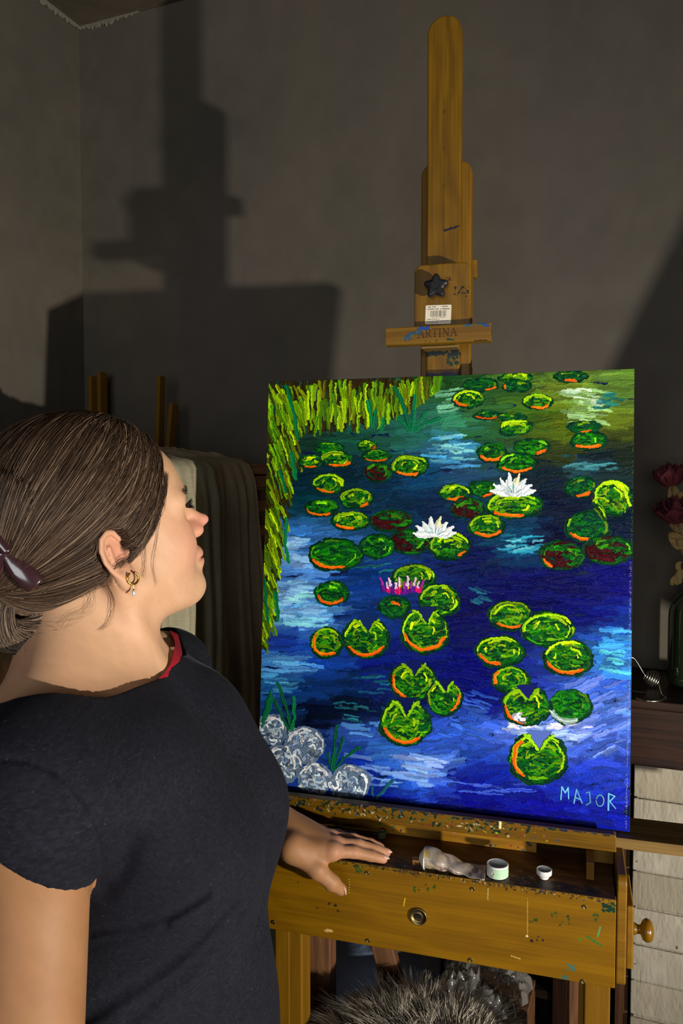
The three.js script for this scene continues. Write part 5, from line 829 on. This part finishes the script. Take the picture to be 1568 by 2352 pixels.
const linenDark = std({ map: linenTex([186, 168, 136], 13), bumpMap: linenBump, bumpScale: 0.0006, roughness: 1 });
const linenMid = std({ map: linenTex([140, 128, 104], 23), bumpMap: linenBump, bumpScale: 0.0006, roughness: 1 });

const RX = 0.65, RH = 1.53, RZ0 = 0.015, RZ1 = 1.46;                 // shelf rack against the side wall: its front is the plane x = RX
const rackPt = (x, y, z) => inRoom(x, y, z);
const onRack = (px, py, x = RX) => { const q = onLeft(px, py, x); return q; };
{
  const rack = thing('shelf_rack', 'brown wooden rack of shallow trays and shelves draped with linen', 'rack', CORNER.toArray(), -WYAW);
  const r = (x0, x1, y0, y1, z0, z1, a = 0) => { const g = box(x0, x1, y0, y1, z0, z1, 0.0015, a); const p = g.attributes.position, u = g.attributes.uv; if (!a) for (let i = 0; i < p.count; i++) u.setXY(i, p.getZ(i) + p.getX(i) * 0.3, p.getY(i)); return g; };
  part('top_board', r(0.01, RX, RH - 0.024, RH, RZ0, RZ1), rackMat, rack);
  for (const z of [RZ0, 0.68, RZ1 - 0.022]) part('side_panel', r(0.012, RX - 0.008, 0.0, RH - 0.0245, z, z + 0.022, 1), rackMat, rack);
  part('back_panel', r(0.004, 0.0115, 0.05, RH - 0.025, RZ0 + 0.0225, RZ1 - 0.0225), rackMat, rack);
  for (let i = 0; i < 24; i++) {                                      // shallow trays in the bay by the back wall
    const y = RH - 0.062 - i * 0.0585; const out = [0, 0.004, -0.003, 0.006, 0.001][i % 5];
    const t = part('tray', r(0.05, RX - 0.004 + out, y, y + 0.007, RZ0 + 0.024, 0.678), oliveMat, rack); part('tray_front', r(RX - 0.018 + out, RX - 0.004 + out, y + 0.0075, y + 0.034, RZ0 + 0.026, 0.676), rackMat, t);
    if (i === 2) part('pull_cord', tube([[RX + out - 0.003, y + 0.03, 0.2], [RX + out + 0.004, y + 0.02, 0.197], [RX + out + 0.003, y - 0.03, 0.19], [RX + out + 0.004, y + 0.018, 0.178], [RX + out - 0.003, y + 0.03, 0.175]], 0.0012, 20, 6), linenPale, t);
  }
  for (const y of [1.300, 1.232, 1.02, 0.78, 0.5, 0.2]) part('shelf_board', r(0.03, RX - 0.006, y, y + 0.017, 0.705, RZ1 - 0.0235), oliveMat, rack);
}
// linen cloths hanging over the rack
{
  const hang = (name, label, mat, s0, s1, back, drop, off, seedN, edge) => {
    const len = back + drop, nu = 46, nv = 70;
    const g = sheet((u, v) => {
      const d = v * len, s = lerp(s0, s1, u), hangd = Math.max(0, d - back), fold = smooth(0, 0.12, hangd) * (0.010 * Math.sin(u * 15 + seedN + 1.5 * Math.sin(hangd * 3)) + 0.006 * Math.sin(u * 34 + seedN * 2 + hangd * 4)) + 0.004 * (fbm(u * 6, d * 9, seedN, 3) - 0.5);
      let x, y; const R = 0.018; if (d < back) { x = RX - back + d; y = RH + 0.004 + 0.012 * fbm(u * 5, d * 14, seedN + 3, 3); } else { const t = Math.min(1, hangd / (R * 1.57)); x = RX + Math.sin(t * 1.57) * R + off; y = RH + 0.006 - (1 - Math.cos(t * 1.57)) * R - Math.max(0, hangd - R * 1.57); if (t < 1) x -= off * (1 - t); }
      return rackPt(x + Math.max(-0.012, fold) + 0.012 * smooth(0, 0.1, hangd), y, s + edge(u, hangd));
    }, nu, nv, 0.0018, Math.abs(s1 - s0), len);
    return tag(part(numbered(name), g, mat, scene), label, 'cloth');
  };
  hang('linen_cloth', 'pale unbleached linen cloth hanging over the rack edge', linenPale, 0.640, 0.418, 0.30, 0.75, 0.014, 1, (u, h) => -0.02 * u * smooth(0.05, 0.7, h) + 0.006 * Math.sin(h * 14) * u);
  hang('linen_cloth', 'dark brown linen cloth hanging beside the pale one', linenDark, 0.47, 0.262, 0.34, 0.80, 0.002, 4, (u, h) => -0.075 * u * smooth(0.0, 0.75, h) - 0.02 * u * smooth(0, 0.06, h) + 0.004 * Math.sin(h * 10));
  // crumpled cloths lying on top
  const heap = (label, x0, x1, z0, z1, hgt, s, mat) => tag(part(numbered('crumpled_cloth'), sheet((u, v) => { const e = Math.sin(Math.PI * u) ** 0.5 * Math.sin(Math.PI * v) ** 0.5; return rackPt(lerp(x0, x1, v) + 0.014 * (fbm(u * 5, v * 5, s, 3) - 0.5), RH + 0.008 + hgt * e * (0.45 + 1.1 * Math.abs(fbm(u * 6 + 2, v * 4, s + 5, 4) - 0.5) * 2 + 0.3 * Math.sin(u * 17 + v * 8)), lerp(z0, z1, u)); }, 60, 34, 0.002, Math.abs(z1 - z0), Math.abs(x1 - x0)), mat, scene), label, 'cloth');
  heap('crumpled brown linen heaped at the wall end of the rack', 0.34, 0.60, 0.14, 0.40, 0.030, 3, linenDark);
  heap('crumpled grey linen heaped beside the wooden laths', 0.36, 0.60, 0.47, 0.66, 0.055, 8, linenMid);
  // rolled cloth lying end on
  for (const [px, py, rad, label] of [[22, 1036, 0.017, 'loosely rolled grey linen on the rack, larger roll'], [-42, 1046, 0.013, 'tightly rolled grey linen beside the larger roll']]) {
    const q = onRack(px, py, RX - 0.02), pts = []; for (let i = 0; i <= 60; i++) { const t = i / 60 * Math.PI * 4.4, r2 = rad * (0.30 + 0.7 * i / 60); pts.push([Math.cos(t + 2) * r2 * 1.15, Math.sin(t + 2) * r2]); }
    const g = sheet((u, v) => { const k = u * 60, i = Math.min(59, Math.floor(k)), f = k - i, z = lerp(pts[i][0], pts[i + 1][0], f), y = lerp(pts[i][1], pts[i + 1][1], f); return rackPt(lerp(RX - 0.02, RX - 0.36, v), RH + 0.002 + rad + y, q.z + z); }, 80, 6, 0.003, 0.3, 0.3);
    tag(part(numbered('rolled_cloth'), g, linenMid, scene), label, 'cloth', undefined);
  }
  // stretcher laths standing on the rack
  const lath = (px, top, w, lean, label, xr = 0.10) => { const a = onLeft(px, top, xr), h = a.y - RH - 0.003; const g = box(-0.006, 0.006, 0, h, -w / 2, w / 2, 0.001, 1); const m = part(numbered('wooden_lath'), g, oliveMatLight, scene); m.position.copy(rackPt(xr, RH + 0.002, a.z - lean * h)); m.rotation.set(0, -WYAW, 0); m.rotateX(Math.atan(lean)); tag(m, label, 'lath'); };
  const oliveMatLight = std({ map: ochre.map, roughness: 0.6, color: lin(1, 1, 1) });
  lath(213, 864, 0.027, 0, 'pale wooden lath, left of a close pair on the rack'); lath(234, 855, 0.029, 0, 'taller wooden lath of the close pair on the rack', 0.112);
  lath(369, 863, 0.024, -0.05, 'single upright wooden lath standing on the rack', 0.33); lath(399, 926, 0.027, -0.16, 'short slanting wooden lath on the rack', 0.36);
}
// fireplace: mantel shelf on painted bricks
const MX0 = 1.40, MX1 = 2.95, MT = 1.087;
{
  const mantel = thing('mantel_shelf', 'dark brown wooden mantel shelf above the white bricks', 'shelf', CORNER.toArray(), -WYAW);
  part('shelf_top', slab(roundedShape(MX0, MX1, 0.005, 0.272, [0.004, 0.004, 0.004, 0.004]), 0, 0.016, 0.003).rotateX(Math.PI / 2).translate(0, MT, 0), mantelMat, mantel);
  part('front_board', box(MX0 + 0.012, MX1 - 0.012, 0.962, MT - 0.0165, 0.246, 0.266, 0.003), mantelMat, mantel); part('end_board', box(MX0 + 0.012, MX0 + 0.03, 0.962, MT - 0.0165, 0.005, 0.2455, 0.003), mantelMat, mantel); part('soffit', box(MX0 + 0.03, MX1 - 0.03, 0.962, 0.972, 0.005, 0.2455, 0.001), mantelMat, mantel);
  // bricks, each its own piece, in slightly uneven courses
  const brickBump = pixelTexture(256, 256, (u, v) => grey(0.5 + 0.8 * (tn(u, v, 12, 5, 3, 3) - 0.5) + 0.4 * (tn(u, v, 50, 14, 6, 2) - 0.5)), { srgb: false, sx: 6, sy: 6 });
  const tint = (c, s) => pixelTexture(256, 256, (u, v) => { const k = 0.9 + 0.16 * (tn(u, v, 40, 5, s, 3) - 0.5) + 0.14 * (tn(u, v, 6, 6, s + 4, 3) - 0.5), chip = tn(u, v, 22, 30, s + 9, 3) > 0.74 ? 0.6 : 1; return [c[0] * k * chip, c[1] * k * chip * (chip < 1 ? 0.9 : 1), c[2] * k * chip * (chip < 1 ? 0.8 : 1)]; }, { sx: 5, sy: 5 });
  const brickMats = [[168, 158, 138], [158, 148, 128], [174, 165, 147]].map((c, i) => std({ map: tint(c, 40 + i * 11), bumpMap: brickBump, bumpScale: 0.003, roughness: 0.9 }));
  const wall = new THREE.Group(); wall.name = 'wall_fireplace'; wall.userData = { kind: 'structure', label: 'white painted brick fireplace front under the mantel', category: 'wall' }; scene.add(roomSet(wall));
  const BX0 = 1.484, BX1 = 2.85, course = 0.0715, bl = 0.235;
  part('mortar_core', box(BX0 + 0.006, BX1 - 0.006, 0, 0.9615, 0.006, 0.2335, 0.001), std({ color: lin(0.27, 0.24, 0.18), roughness: 1, bumpMap: brickBump, bumpScale: 0.006 }), wall, 'chipped grey mortar');
  reseed(64);
  for (let k = 0; k < 14; k++) { const y1 = 0.9605 - k * course, y0 = Math.max(0.0, y1 - course + 0.0035); let x = BX0 - (k % 2 ? bl * 0.5 : 0); while (x < BX1) { const a = Math.max(BX0, x), b = Math.min(BX1, x + bl - 0.004); if (b - a > 0.03 && y1 - y0 > 0.01) { const d = rr(-0.003, 0.002), g = box(a, b, y0 + rr(-0.001, 0.001), y1 + rr(-0.0008, 0.0005), 0.16, 0.238 + d, 0.0025); part('brick', g, brickMats[Math.floor(rnd() * 3)], wall); } x += bl; } }
  // dark cupboard beside the bricks
  const cup = thing('dark_cupboard', 'dark stained cupboard between the fireplace bricks and the rack', 'cupboard', CORNER.toArray(), -WYAW);
  const blackWood = std({ map: darkWood.map, roughness: 0.7, color: lin(0.35, 0.33, 0.32) });
  part('side_panel', box(1.455, 1.479, 0, 0.95, 0.02, 0.225, 0.002, 1), std({ map: brown.map, roughness: 0.7, color: lin(0.5, 0.45, 0.4) }), cup); part('side_panel', box(0.94, 0.96, 0, 0.80, 0.02, 0.17, 0.002, 1), blackWood, cup); part('back_panel', box(0.962, 1.453, 0.02, 0.80, 0.012, 0.024, 0.001), blackWood, cup); part('shelf_board', box(0.962, 1.453, 0.40, 0.418, 0.026, 0.16, 0.001), blackWood, cup); part('top_board', box(0.94, 1.453, 0.802, 0.82, 0.012, 0.175, 0.002), blackWood, cup); part('upright', box(1.33, 1.36, 0.02, 0.80, 0.12, 0.17, 0.002, 1), mantelMat, cup); part('upright', box(1.12, 1.15, 0.02, 0.80, 0.12, 0.17, 0.002, 1), mantelMat, cup);
}
// bottle with dried roses on the mantel
const mantelPt = (px, py, z) => { const p = onPlane(px, py, inRoom(0, 0, z), WN); return p; };
{
  const BC = mantelPt(1590, 1480, 0.13).setY(MT + 0.0005);
  const bottle = thing('dark_bottle', 'dark green glass bottle holding dried roses on the mantel', 'bottle', BC.toArray());
  const gl = phys({ color: lin(0.012, 0.02, 0.008), roughness: 0.06, clearcoat: 1, clearcoatRoughness: 0.05 });
  part('glass_body', lathe([[0.0001, 0.004], [0.036, 0.001], [0.043, 0.004], [0.0455, 0.01], [0.0455, 0.135], [0.044, 0.152], [0.038, 0.168], [0.028, 0.18], [0.018, 0.19], [0.0145, 0.2], [0.0138, 0.235], [0.0165, 0.237], [0.0165, 0.246], [0.012, 0.248], [0.011, 0.23], [0.011, 0.2], [0.0001, 0.19]], 48), gl, bottle);
  const neckTop = BC.clone().add(V(0, 0.24, 0));
  const petalMats = [[0.085, 0.013, 0.018], [0.05, 0.009, 0.015], [0.13, 0.024, 0.028]].map((c) => std({ color: lin(...c), roughness: 0.85, side: THREE.DoubleSide }));
  const dryLeaf = [[0.30, 0.20, 0.07], [0.22, 0.15, 0.06], [0.38, 0.28, 0.13]].map((c) => std({ color: lin(...c), roughness: 0.9 }));
  const stemMat = std({ color: lin(0.05, 0.045, 0.018), roughness: 0.9 });
  const leafGeo = (len, wd, curl) => sheet((u, v) => { const k = Math.sin(Math.PI * Math.min(1, v * 0.97 + 0.015)) ** 0.8 * wd, s = (u - 0.5) * 2; return V(s * k, v * len, curl * v * v * len + 0.25 * k * s * s + 0.004 * Math.sin(v * 9 + s * 3)); }, 6, 10, 0.0008);
  function rose(px, py, z, rad, open, label, leaves) {
    const c = mantelPt(px, py, z), g = thing('dried_rose', label, 'rose', neckTop.clone().setY(MT + 0.2).toArray(), 0, 'dried roses in the bottle'); const L = (p) => p.clone().sub(g.position);
    const dir = c.clone().sub(neckTop).normalize().lerp(V(-0.1, 1, 0.1), 0.45).normalize(), q = new THREE.Quaternion().setFromUnitVectors(V(0, 1, 0), dir);
    const base = c.clone().addScaledVector(dir, -rad * 0.9);
    part('stem', tube([L(neckTop.clone().add(V(0, -0.06, 0))), L(neckTop), L(neckTop.clone().lerp(base, 0.5).add(V(0.006, 0.004, 0))), L(base)], 0.0022, 24, 8), stemMat, g);
    const head = new THREE.Group(); head.name = 'bloom'; head.position.copy(L(c)); head.quaternion.copy(q); g.add(head);
    for (let ring = 0; ring < 5; ring++) { const n = 4 + ring; for (let i = 0; i < n; i++) { const a0 = (i + ring * 0.4) / n * 6.283, R = rad * (0.14 + 0.21 * ring), H = rad * (1.9 - 0.12 * ring) * rr(0.92, 1.06), w = 6.283 / n * 0.78, flare = open * ring * 0.16; const pg = sheet((u, v) => { const a = a0 + (u - 0.5) * 2 * w * Math.sin(Math.PI * (0.16 + 0.74 * v)), r2 = R * (0.45 + 0.75 * Math.sin(Math.PI * Math.min(1, v * 0.62 + 0.06))) + flare * rad * v * v + 0.0012 * Math.sin(u * 14 + i); return V(Math.cos(a) * r2, -rad * 0.95 + v * H - 0.12 * rad * (2 * u - 1) ** 2 * v, Math.sin(a) * r2); }, 7, 7, 0.0007); part('petal', pg, petalMats[Math.floor(rnd() * 3)], head); } }
    for (let i = 0; i < 5; i++) { const s = part('sepal', leafGeo(rad * 1.3, 0.003, 0.6), dryLeaf[i % 3], head); s.position.y = -rad * 0.95; s.rotation.set(2.3, i * 1.257, 0, 'YXZ'); }
    for (const [lx, ly, len, rz, ry] of leaves) { const p = L(mantelPt(lx, ly, z + 0.004)), m = part('leaf', leafGeo(len, len * 0.3, 0.3), dryLeaf[Math.floor(rnd() * 3)], g); m.position.copy(p); m.rotation.set(0.2, ry, rz); }
    return g;
  }
  reseed(15);
  rose(1538, 1088, 0.15, 0.024, 0.25, 'dried dark red rose bud, upper one in the bottle', [[1548, 1150, 0.03, 2.8, 0.4], [1562, 1130, 0.03, -2.6, 0.2]]);
  rose(1552, 1170, 0.17, 0.026, 0.9, 'dried opened wine coloured rose below the bud', [[1540, 1195, 0.042, -2.3, 0.3], [1535, 1225, 0.045, -2.2, -0.3], [1560, 1225, 0.05, -2.75, 0.3], [1562, 1290, 0.045, 2.6, 0.5], [1570, 1310, 0.04, 2.2, 0.2]]);
}
// wire spiral whisk on the mantel
{
  const z = 0.17, at = (px, py, dz = 0) => mantelPt(px, py, z + dz), w = thing('spiral_whisk', 'small steel spiral whisk lying on the mantel edge', 'whisk', at(1500, 1580).setY(MT).toArray()); const L = (p) => p.clone().sub(w.position);
  const lift = (p, y) => p.clone().setY(Math.max(p.y, MT + y));
  const A = lift(at(1455, 1512), 0.004), B = lift(at(1481, 1552), 0.012), E = lift(at(1512, 1590), 0.010), axis = E.clone().sub(B), ln = axis.length(); axis.normalize(); const s = axis.clone().cross(V(0, 0, 1)).normalize(), t = axis.clone().cross(s);
  part('handle', tube([L(A).add(V(-0.006, 0.002, 0)), L(A), L(B)], 0.0018, 16, 8), steel, w);
  const coil = []; for (let i = 0; i <= 120; i++) { const k = i / 120, r = 0.004 + 0.013 * Math.sin(Math.PI * (0.12 + 0.76 * k)), a = k * Math.PI * 2 * 6.5; coil.push(L(B).addScaledVector(axis, k * ln).addScaledVector(s, Math.cos(a) * r).addScaledVector(t, Math.sin(a) * r)); }
  part('coil', tube(coil, 0.0013, 240, 7), steel, w);
  const onTop = (px, py) => onY(px, py, MT + 0.0022); part('hook', tube([L(E), L(onTop(1522, 1598)), L(onTop(1529, 1602)), L(onTop(1512, 1610)), L(onTop(1485, 1610)), L(onTop(1460, 1604))], 0.0016, 40, 8), steel, w);
  const n2 = thing('nail', 'loose steel nail lying on the mantel beside the whisk', 'nail', onY(1464, 1588, MT + 0.0018).toArray()); const e = onY(1480, 1591, MT + 0.0018).sub(n2.position); part('shank', rod(V(-0.012, 0, -0.003), e, 0.0011, 0.0011, 8), steel, n2); part('nail_head', rod(e, e.clone().multiplyScalar(1.08), 0.0016, 0.0016, 12), steel, n2);
}

// ---------------------------------------------------------------- things on and under the easel
const TRAY = 0.9243;
{
  // paint tube
  const a = onY(947, 1977, TRAY + 0.009), b = onY(1108, 2003, TRAY + 0.004), d = b.clone().sub(a).setY(0), len = d.length(); const tubeT = thing('paint_tube', 'squeezed open paint tube lying on the easel tray', 'paint tube', a.clone().setY(TRAY).toArray(), -Math.atan2(d.z, d.x));
  const th = []; for (let i = 0; i <= 8; i++) th.push([0.0052 + (i % 2) * 0.0009, i * 0.0014]); const tg = lathe([[0.0001, 0], ...th, [0.0001, 0.0115]], 28); tg.rotateZ(-Math.PI / 2); tg.translate(0, 0.0095, 0); part('threaded_neck', tg, std({ color: lin(0.30, 0.13, 0.04), metalness: 0.6, roughness: 0.4 }), tubeT, 'brown threaded neck');
  const cone = lathe([[0.0056, 0], [0.007, 0.001], [0.0158, 0.0065], [0.0162, 0.008], [0.015, 0.0085]], 36); cone.rotateZ(-Math.PI / 2); cone.scale(1, 0.92, 1.05); cone.translate(0.0105, 0.0148, 0);
  part('shoulder', cone, std({ color: lin(0.62, 0.6, 0.54), roughness: 0.5 }), tubeT, 'white shoulder');
  const foil = texture(256, 128, (g, w, h) => { g.fillStyle = '#8f8478'; g.fillRect(0, 0, w, h); reseed(3); for (let i = 0; i < 120; i++) { g.fillStyle = ['#d9c7c2', '#6b4f4a', '#b0926a', '#c9bfb2', '#57483e', '#c2a23c'][i % 6]; g.globalAlpha = rr(0.2, 0.7); g.fillRect(rnd() * w, rnd() * h, rr(4, 40), rr(2, 14)); } g.globalAlpha = 1; });
  const body = sheet((u, v) => { const t = v, an = u * Math.PI * 2, sq = smooth(0.05, 0.9, t), rz = lerp(0.0155, 0.021, t), ry = lerp(0.0145, 0.0016, sq), cr = 0.0022 * Math.sin(t * 21 + Math.cos(an) * 3) * Math.sin(Math.PI * t) + 0.0016 * (fbm(t * 9, u * 7 % 7, 3, 2) - 0.5); return V(0.018 + t * (len - 0.018), 0.0022 + ry + Math.sin(an) * (ry + cr * 0.5), Math.cos(an) * (rz + cr)); }, 40, 40, 0.0006, 1, 1);
  part('foil_body', body, std({ map: foil, metalness: 0.15, roughness: 0.35 }), tubeT, 'crumpled printed foil body'); part('crimp', box(len - 0.003, len + 0.004, 0.0012, 0.0046, -0.0205, 0.0205, 0.001), std({ color: lin(0.45, 0.38, 0.26), metalness: 0.7, roughness: 0.35 }), tubeT);
  // screw caps
  const capT = (px, py, r, h, label, mat, ring, r2) => { const c = onY(px, py, TRAY + 0.0002), o = thing('screw_cap', label, 'cap', c.toArray()); part('cap_shell', lathe([[0.0001, 0.001], [(r2 ?? r) * 0.92, 0], [(r2 ?? r), 0.0015], [(r2 ?? r), h * 0.42], [r, h * 0.5], [r, h * 0.96], [r * 0.97, h], [r * 0.86, h], [r * 0.84, h * 0.94], [r * 0.82, h * 0.35], [0.0001, h * 0.33]], 40), mat, o); if (ring) part('paint_smear', ring(r, h), std({ color: lin(0.36, 0.55, 0.36), roughness: 0.5 }), o, 'green paint smear'); return o; };
  const whitePl = std({ color: lin(0.62, 0.62, 0.58), roughness: 0.4 });
  const smear = (r, h) => sheet((u, v) => { const an = lerp(0.5, 2.1, u) + 0.08 * Math.sin(v * 9); return V(Math.cos(an) * (r + 0.0004), h * lerp(0.12, 0.85, v), Math.sin(an) * (r + 0.0004)); }, 12, 6, 0.0005);
  capT(1142, 2010, 0.0155, 0.0175, 'wide white screw cap smeared green, beside the paint tube', whitePl, smear); capT(1249, 2017, 0.0108, 0.0135, 'small white screw cap alone on the tray', whitePl, null, 0.0066);
  capT(877, 1924, 0.0062, 0.0105, 'tiny grey green screw cap above the fingertips', std({ color: lin(0.12, 0.15, 0.09), roughness: 0.5 }));
  // flat brush along the tray back
  const p0 = onY(693, 1893, TRAY + 0.006), p1 = onY(868, 1915, TRAY + 0.006), br = thing('paintbrush', 'long dark handled paintbrush lying along the tray back', 'paintbrush', p0.clone().setY(TRAY).toArray()); const R = (k, y = 0.006) => p0.clone().lerp(p1, k).sub(p0).setY(y);
  part('handle', rod(R(0.34), R(1), 0.0038, 0.0022), std({ color: lin(0.03, 0.022, 0.018), roughness: 0.35 }), br); part('ferrule', rod(R(0.16), R(0.345), 0.0044, 0.0039), steel, br); part('bristles', rod(R(0), R(0.165), 0.0022, 0.0042), std({ color: lin(0.06, 0.03, 0.02), roughness: 0.9 }), br);
}
// fluffy stool under the easel
{
  const C = EO.clone().addScaledVector(EX, 0.0).addScaledVector(EZ, 0.115), R = 0.172, H = 0.605; const stool = thing('fluffy_stool', 'round stool with shaggy grey brown fur cover under the easel', 'stool', C.toArray());
  part('cushion', lathe([[0.0001, H + 0.012], [R * 0.6, H + 0.010], [R * 0.88, H - 0.002], [R, H - 0.03], [R * 0.97, H - 0.06], [0.0001, H - 0.07]], 48), std({ color: lin(0.14, 0.12, 0.095), roughness: 1 }), stool);
  const fur = newBuf(); reseed(99);
  for (let i = 0; i < 14000; i++) { const q = Math.sqrt(rnd()) * 1.0, a = rnd() * 6.283, side = i % 3 === 0; const r = side ? R * rr(0.9, 1.0) : R * q * 0.95, y = side ? H - rr(0.0, 0.06) : H + 0.010 - 0.014 * q ** 4; const cl = vnoise(Math.cos(a) * r * 60, Math.sin(a) * r * 60, 4) * 6.283, L = rr(0.034, 0.066), out = side ? 1 : q * 0.85, dx = Math.cos(a) * out + 0.35 * Math.cos(cl), dz = Math.sin(a) * out + 0.35 * Math.sin(cl), up = side ? 0.15 : 0.75 - 0.35 * q; const p = V(Math.cos(a) * r, y, Math.sin(a) * r), pts = [0, 1, 2, 3, 4].map((k) => { const t = k / 4; return V(p.x + dx * L * t * (0.5 + 0.5 * t), p.y + up * L * t - 0.5 * L * t * t * (side ? 1.2 : 0.45), p.z + dz * L * t * (0.5 + 0.5 * t)); }); const k = rr(0.55, 1.35) * (0.75 + 0.5 * vnoise(Math.cos(a) * r * 40, Math.sin(a) * r * 40, 8)); strandInto(fur, pts, rr(0.0006, 0.0011), 0.00025, [0.56 * k, 0.50 * k, 0.40 * k]); }
  const f = part('fur_cover', bufGeo(fur), std({ vertexColors: true, roughness: 0.9 }), stool, 'shaggy grey brown fur'); f.userData.kind = 'stuff';
  for (let i = 0; i < 4; i++) { const a = i * Math.PI / 2 + 0.6; part('leg', rod(V(Math.cos(a) * R * 0.98, 0, Math.sin(a) * R * 0.98), V(Math.cos(a) * R * 0.6, H - 0.068, Math.sin(a) * R * 0.6), 0.012, 0.015), brownMat, stool); }
}
// canvases leaning behind the easel, and a crate with crumpled plastic film
{
  const lean = (x, z, w, h, turn, mat, label) => { const t = thing('leaning_canvas', label, 'canvas', inRoom(x, 0, z).toArray(), -WYAW + turn); const g = new THREE.Group(); const back = 0.14; const face = box(-w / 2, w / 2, 0, h, -0.009, 0.009, 0.002); face.rotateX(-back); face.translate(0, 0.002, 0); part('painted_front', face, mat, t); for (const s of [-1, 1]) { const e = box(s * (w / 2 - 0.02) - 0.018, s * (w / 2 - 0.02) + 0.018, 0.002, h - 0.002, -0.02, -0.0095, 0.001, 1); e.rotateX(-back); e.translate(0, 0.003, 0); part('stretcher_bar', e, oliveMat, t); } };
  const blue = pixelTexture(256, 256, (u, v) => { const n = fbm(u * 5, v * 6, 7, 4), m = fbm(u * 9 + 4, v * 9, 17, 3); return mixc(mixc([104, 134, 186], [176, 190, 210], n), [200, 200, 190], m > 0.6 ? (m - 0.6) * 3 : 0); }, { sx: 2, sy: 2 });
  lean(0.975, 0.31, 0.28, 0.60, 0.10, std({ map: blue, roughness: 0.7 }), 'blue grey painted canvas leaning behind the easel legs');
  lean(0.80, 0.24, 0.24, 0.66, 0.0, std({ color: lin(0.26, 0.24, 0.19), roughness: 0.9, map: linenTex([190, 180, 150], 51) }), 'blank pale canvas leaning beside the blue grey one');
  const cp = [1.225, 0.36], crate = thing('wooden_crate', 'low dark wooden crate behind the stool', 'crate', inRoom(cp[0], 0, cp[1]).toArray(), -WYAW);
  for (const y of [0.02, 0.19, 0.36]) for (const z of [-0.085, 0.075]) part('slat', box(-0.085, 0.085, y, y + 0.13, z, z + 0.01, 0.001), brownMat, crate); for (const x of [-0.085, 0.075]) part('end_board', box(x, x + 0.01, 0, 0.5, -0.0745, 0.0745, 0.001), brownMat, crate); part('bottom_board', box(-0.0745, 0.0745, 0.0, 0.01, -0.0745, 0.0745, 0.001), brownMat, crate); part('lid', box(-0.085, 0.085, 0.501, 0.512, -0.085, 0.085, 0.001), brownMat, crate);
  const film = sheet((u, v) => { const n = fbm(u * 7, v * 6, 31, 4), m = Math.abs(fbm(u * 11, v * 10, 37, 3) - 0.5), e = Math.sin(Math.PI * u) ** 0.4 * Math.sin(Math.PI * v) ** 0.4; return V(lerp(-0.085, 0.08, u) + 0.03 * (n - 0.5), 0.516 + e * (0.02 + 0.045 * n + 0.10 * m), lerp(-0.08, 0.08, v) + 0.03 * (fbm(u * 8, v * 8, 39, 2) - 0.5)); }, 60, 50, 0.0006);
  const fm = part(numbered('plastic_film'), film, phys({ color: lin(0.9, 0.9, 0.88), transmission: 0.93, thickness: 0, roughness: 0.08 }), scene); fm.position.copy(crate.position); fm.rotation.y = -WYAW; tag(fm, 'crumpled clear plastic film on the low crate', 'plastic film');
}
// floodlight out of the picture; unseen board added to cast the slanting wall shade
{
  const lamp = thing('floodlight', 'small round floodlight on a black tripod stand', 'lamp', [LAMP.x, 0, LAMP.z]); const aim = LAMP_AIM.clone().sub(LAMP).normalize(), black = std({ color: lin(0.02, 0.02, 0.02), roughness: 0.5 });
  const hd = lathe([[0.0001, -0.16], [0.05, -0.155], [0.06, -0.13], [0.06, -0.055], [0.075, -0.03], [0.08, -0.022], [0.074, -0.024], [0.03, -0.05], [0.0001, -0.05]], 40); hd.applyQuaternion(new THREE.Quaternion().setFromUnitVectors(V(0, 1, 0), aim)); hd.translate(0, LAMP.y, 0); part('lamp_head', hd, black, lamp);
  const disc = new THREE.CylinderGeometry(0.027, 0.027, 0.006, 32); disc.translate(0, -0.043, 0); disc.applyQuaternion(new THREE.Quaternion().setFromUnitVectors(V(0, 1, 0), aim)); disc.translate(0, LAMP.y, 0); part('light_disc', disc, std({ color: 0xffffff, emissive: new THREE.Color(1, 0.93, 0.82), emissiveIntensity: 6 }), lamp, 'glowing lamp disc');
  const neck = V(0, LAMP.y, 0).addScaledVector(aim, -0.1); part('pole', rod(V(neck.x, 0.3, neck.z), neck.clone().add(V(0, -0.056, 0)), 0.012), black, lamp); for (let i = 0; i < 3; i++) { const a = i * 2.094 + 0.4; part('leg', rod(V(neck.x, 0.42, neck.z), V(neck.x + Math.cos(a) * 0.4, 0.008, neck.z + Math.sin(a) * 0.4), 0.009), black, lamp); }
  const z = 0.58, a = V(1.885, 1.225, z), e1 = V(0.423, 0.906, 0), e2v = V(0.906, -0.423, 0); const ref = thing('shade_board', 'tilted grey board on a stand, added out of view to cast shade', 'shade_caster', CORNER.toArray(), -WYAW);
  const g = box(0, 0.46, 0, 0.78, -0.004, 0.004, 0.001); g.applyMatrix4(new THREE.Matrix4().makeBasis(e2v, e1, V(0, 0, 1))); g.translate(a.x, a.y, a.z); part('panel', g, std({ color: lin(0.2, 0.19, 0.18), roughness: 0.9 }), ref);
  const c = a.clone().addScaledVector(e1, 0.39).addScaledVector(e2v, 0.23).add(V(0, 0, -0.016)); part('pole', rod(V(c.x, 0.3, c.z), c, 0.012), black, ref); part('clamp', box(c.x - 0.03, c.x + 0.03, c.y - 0.03, c.y + 0.03, c.z - 0.012, c.z + 0.0115, 0.003), black, ref); for (let i = 0; i < 3; i++) { const t = i * 2.094; part('leg', rod(V(c.x, 0.42, c.z), V(c.x + Math.cos(t) * 0.3, 0.008, c.z + Math.sin(t) * 0.3), 0.009), black, ref); }
}

renderer.render(scene, camera);
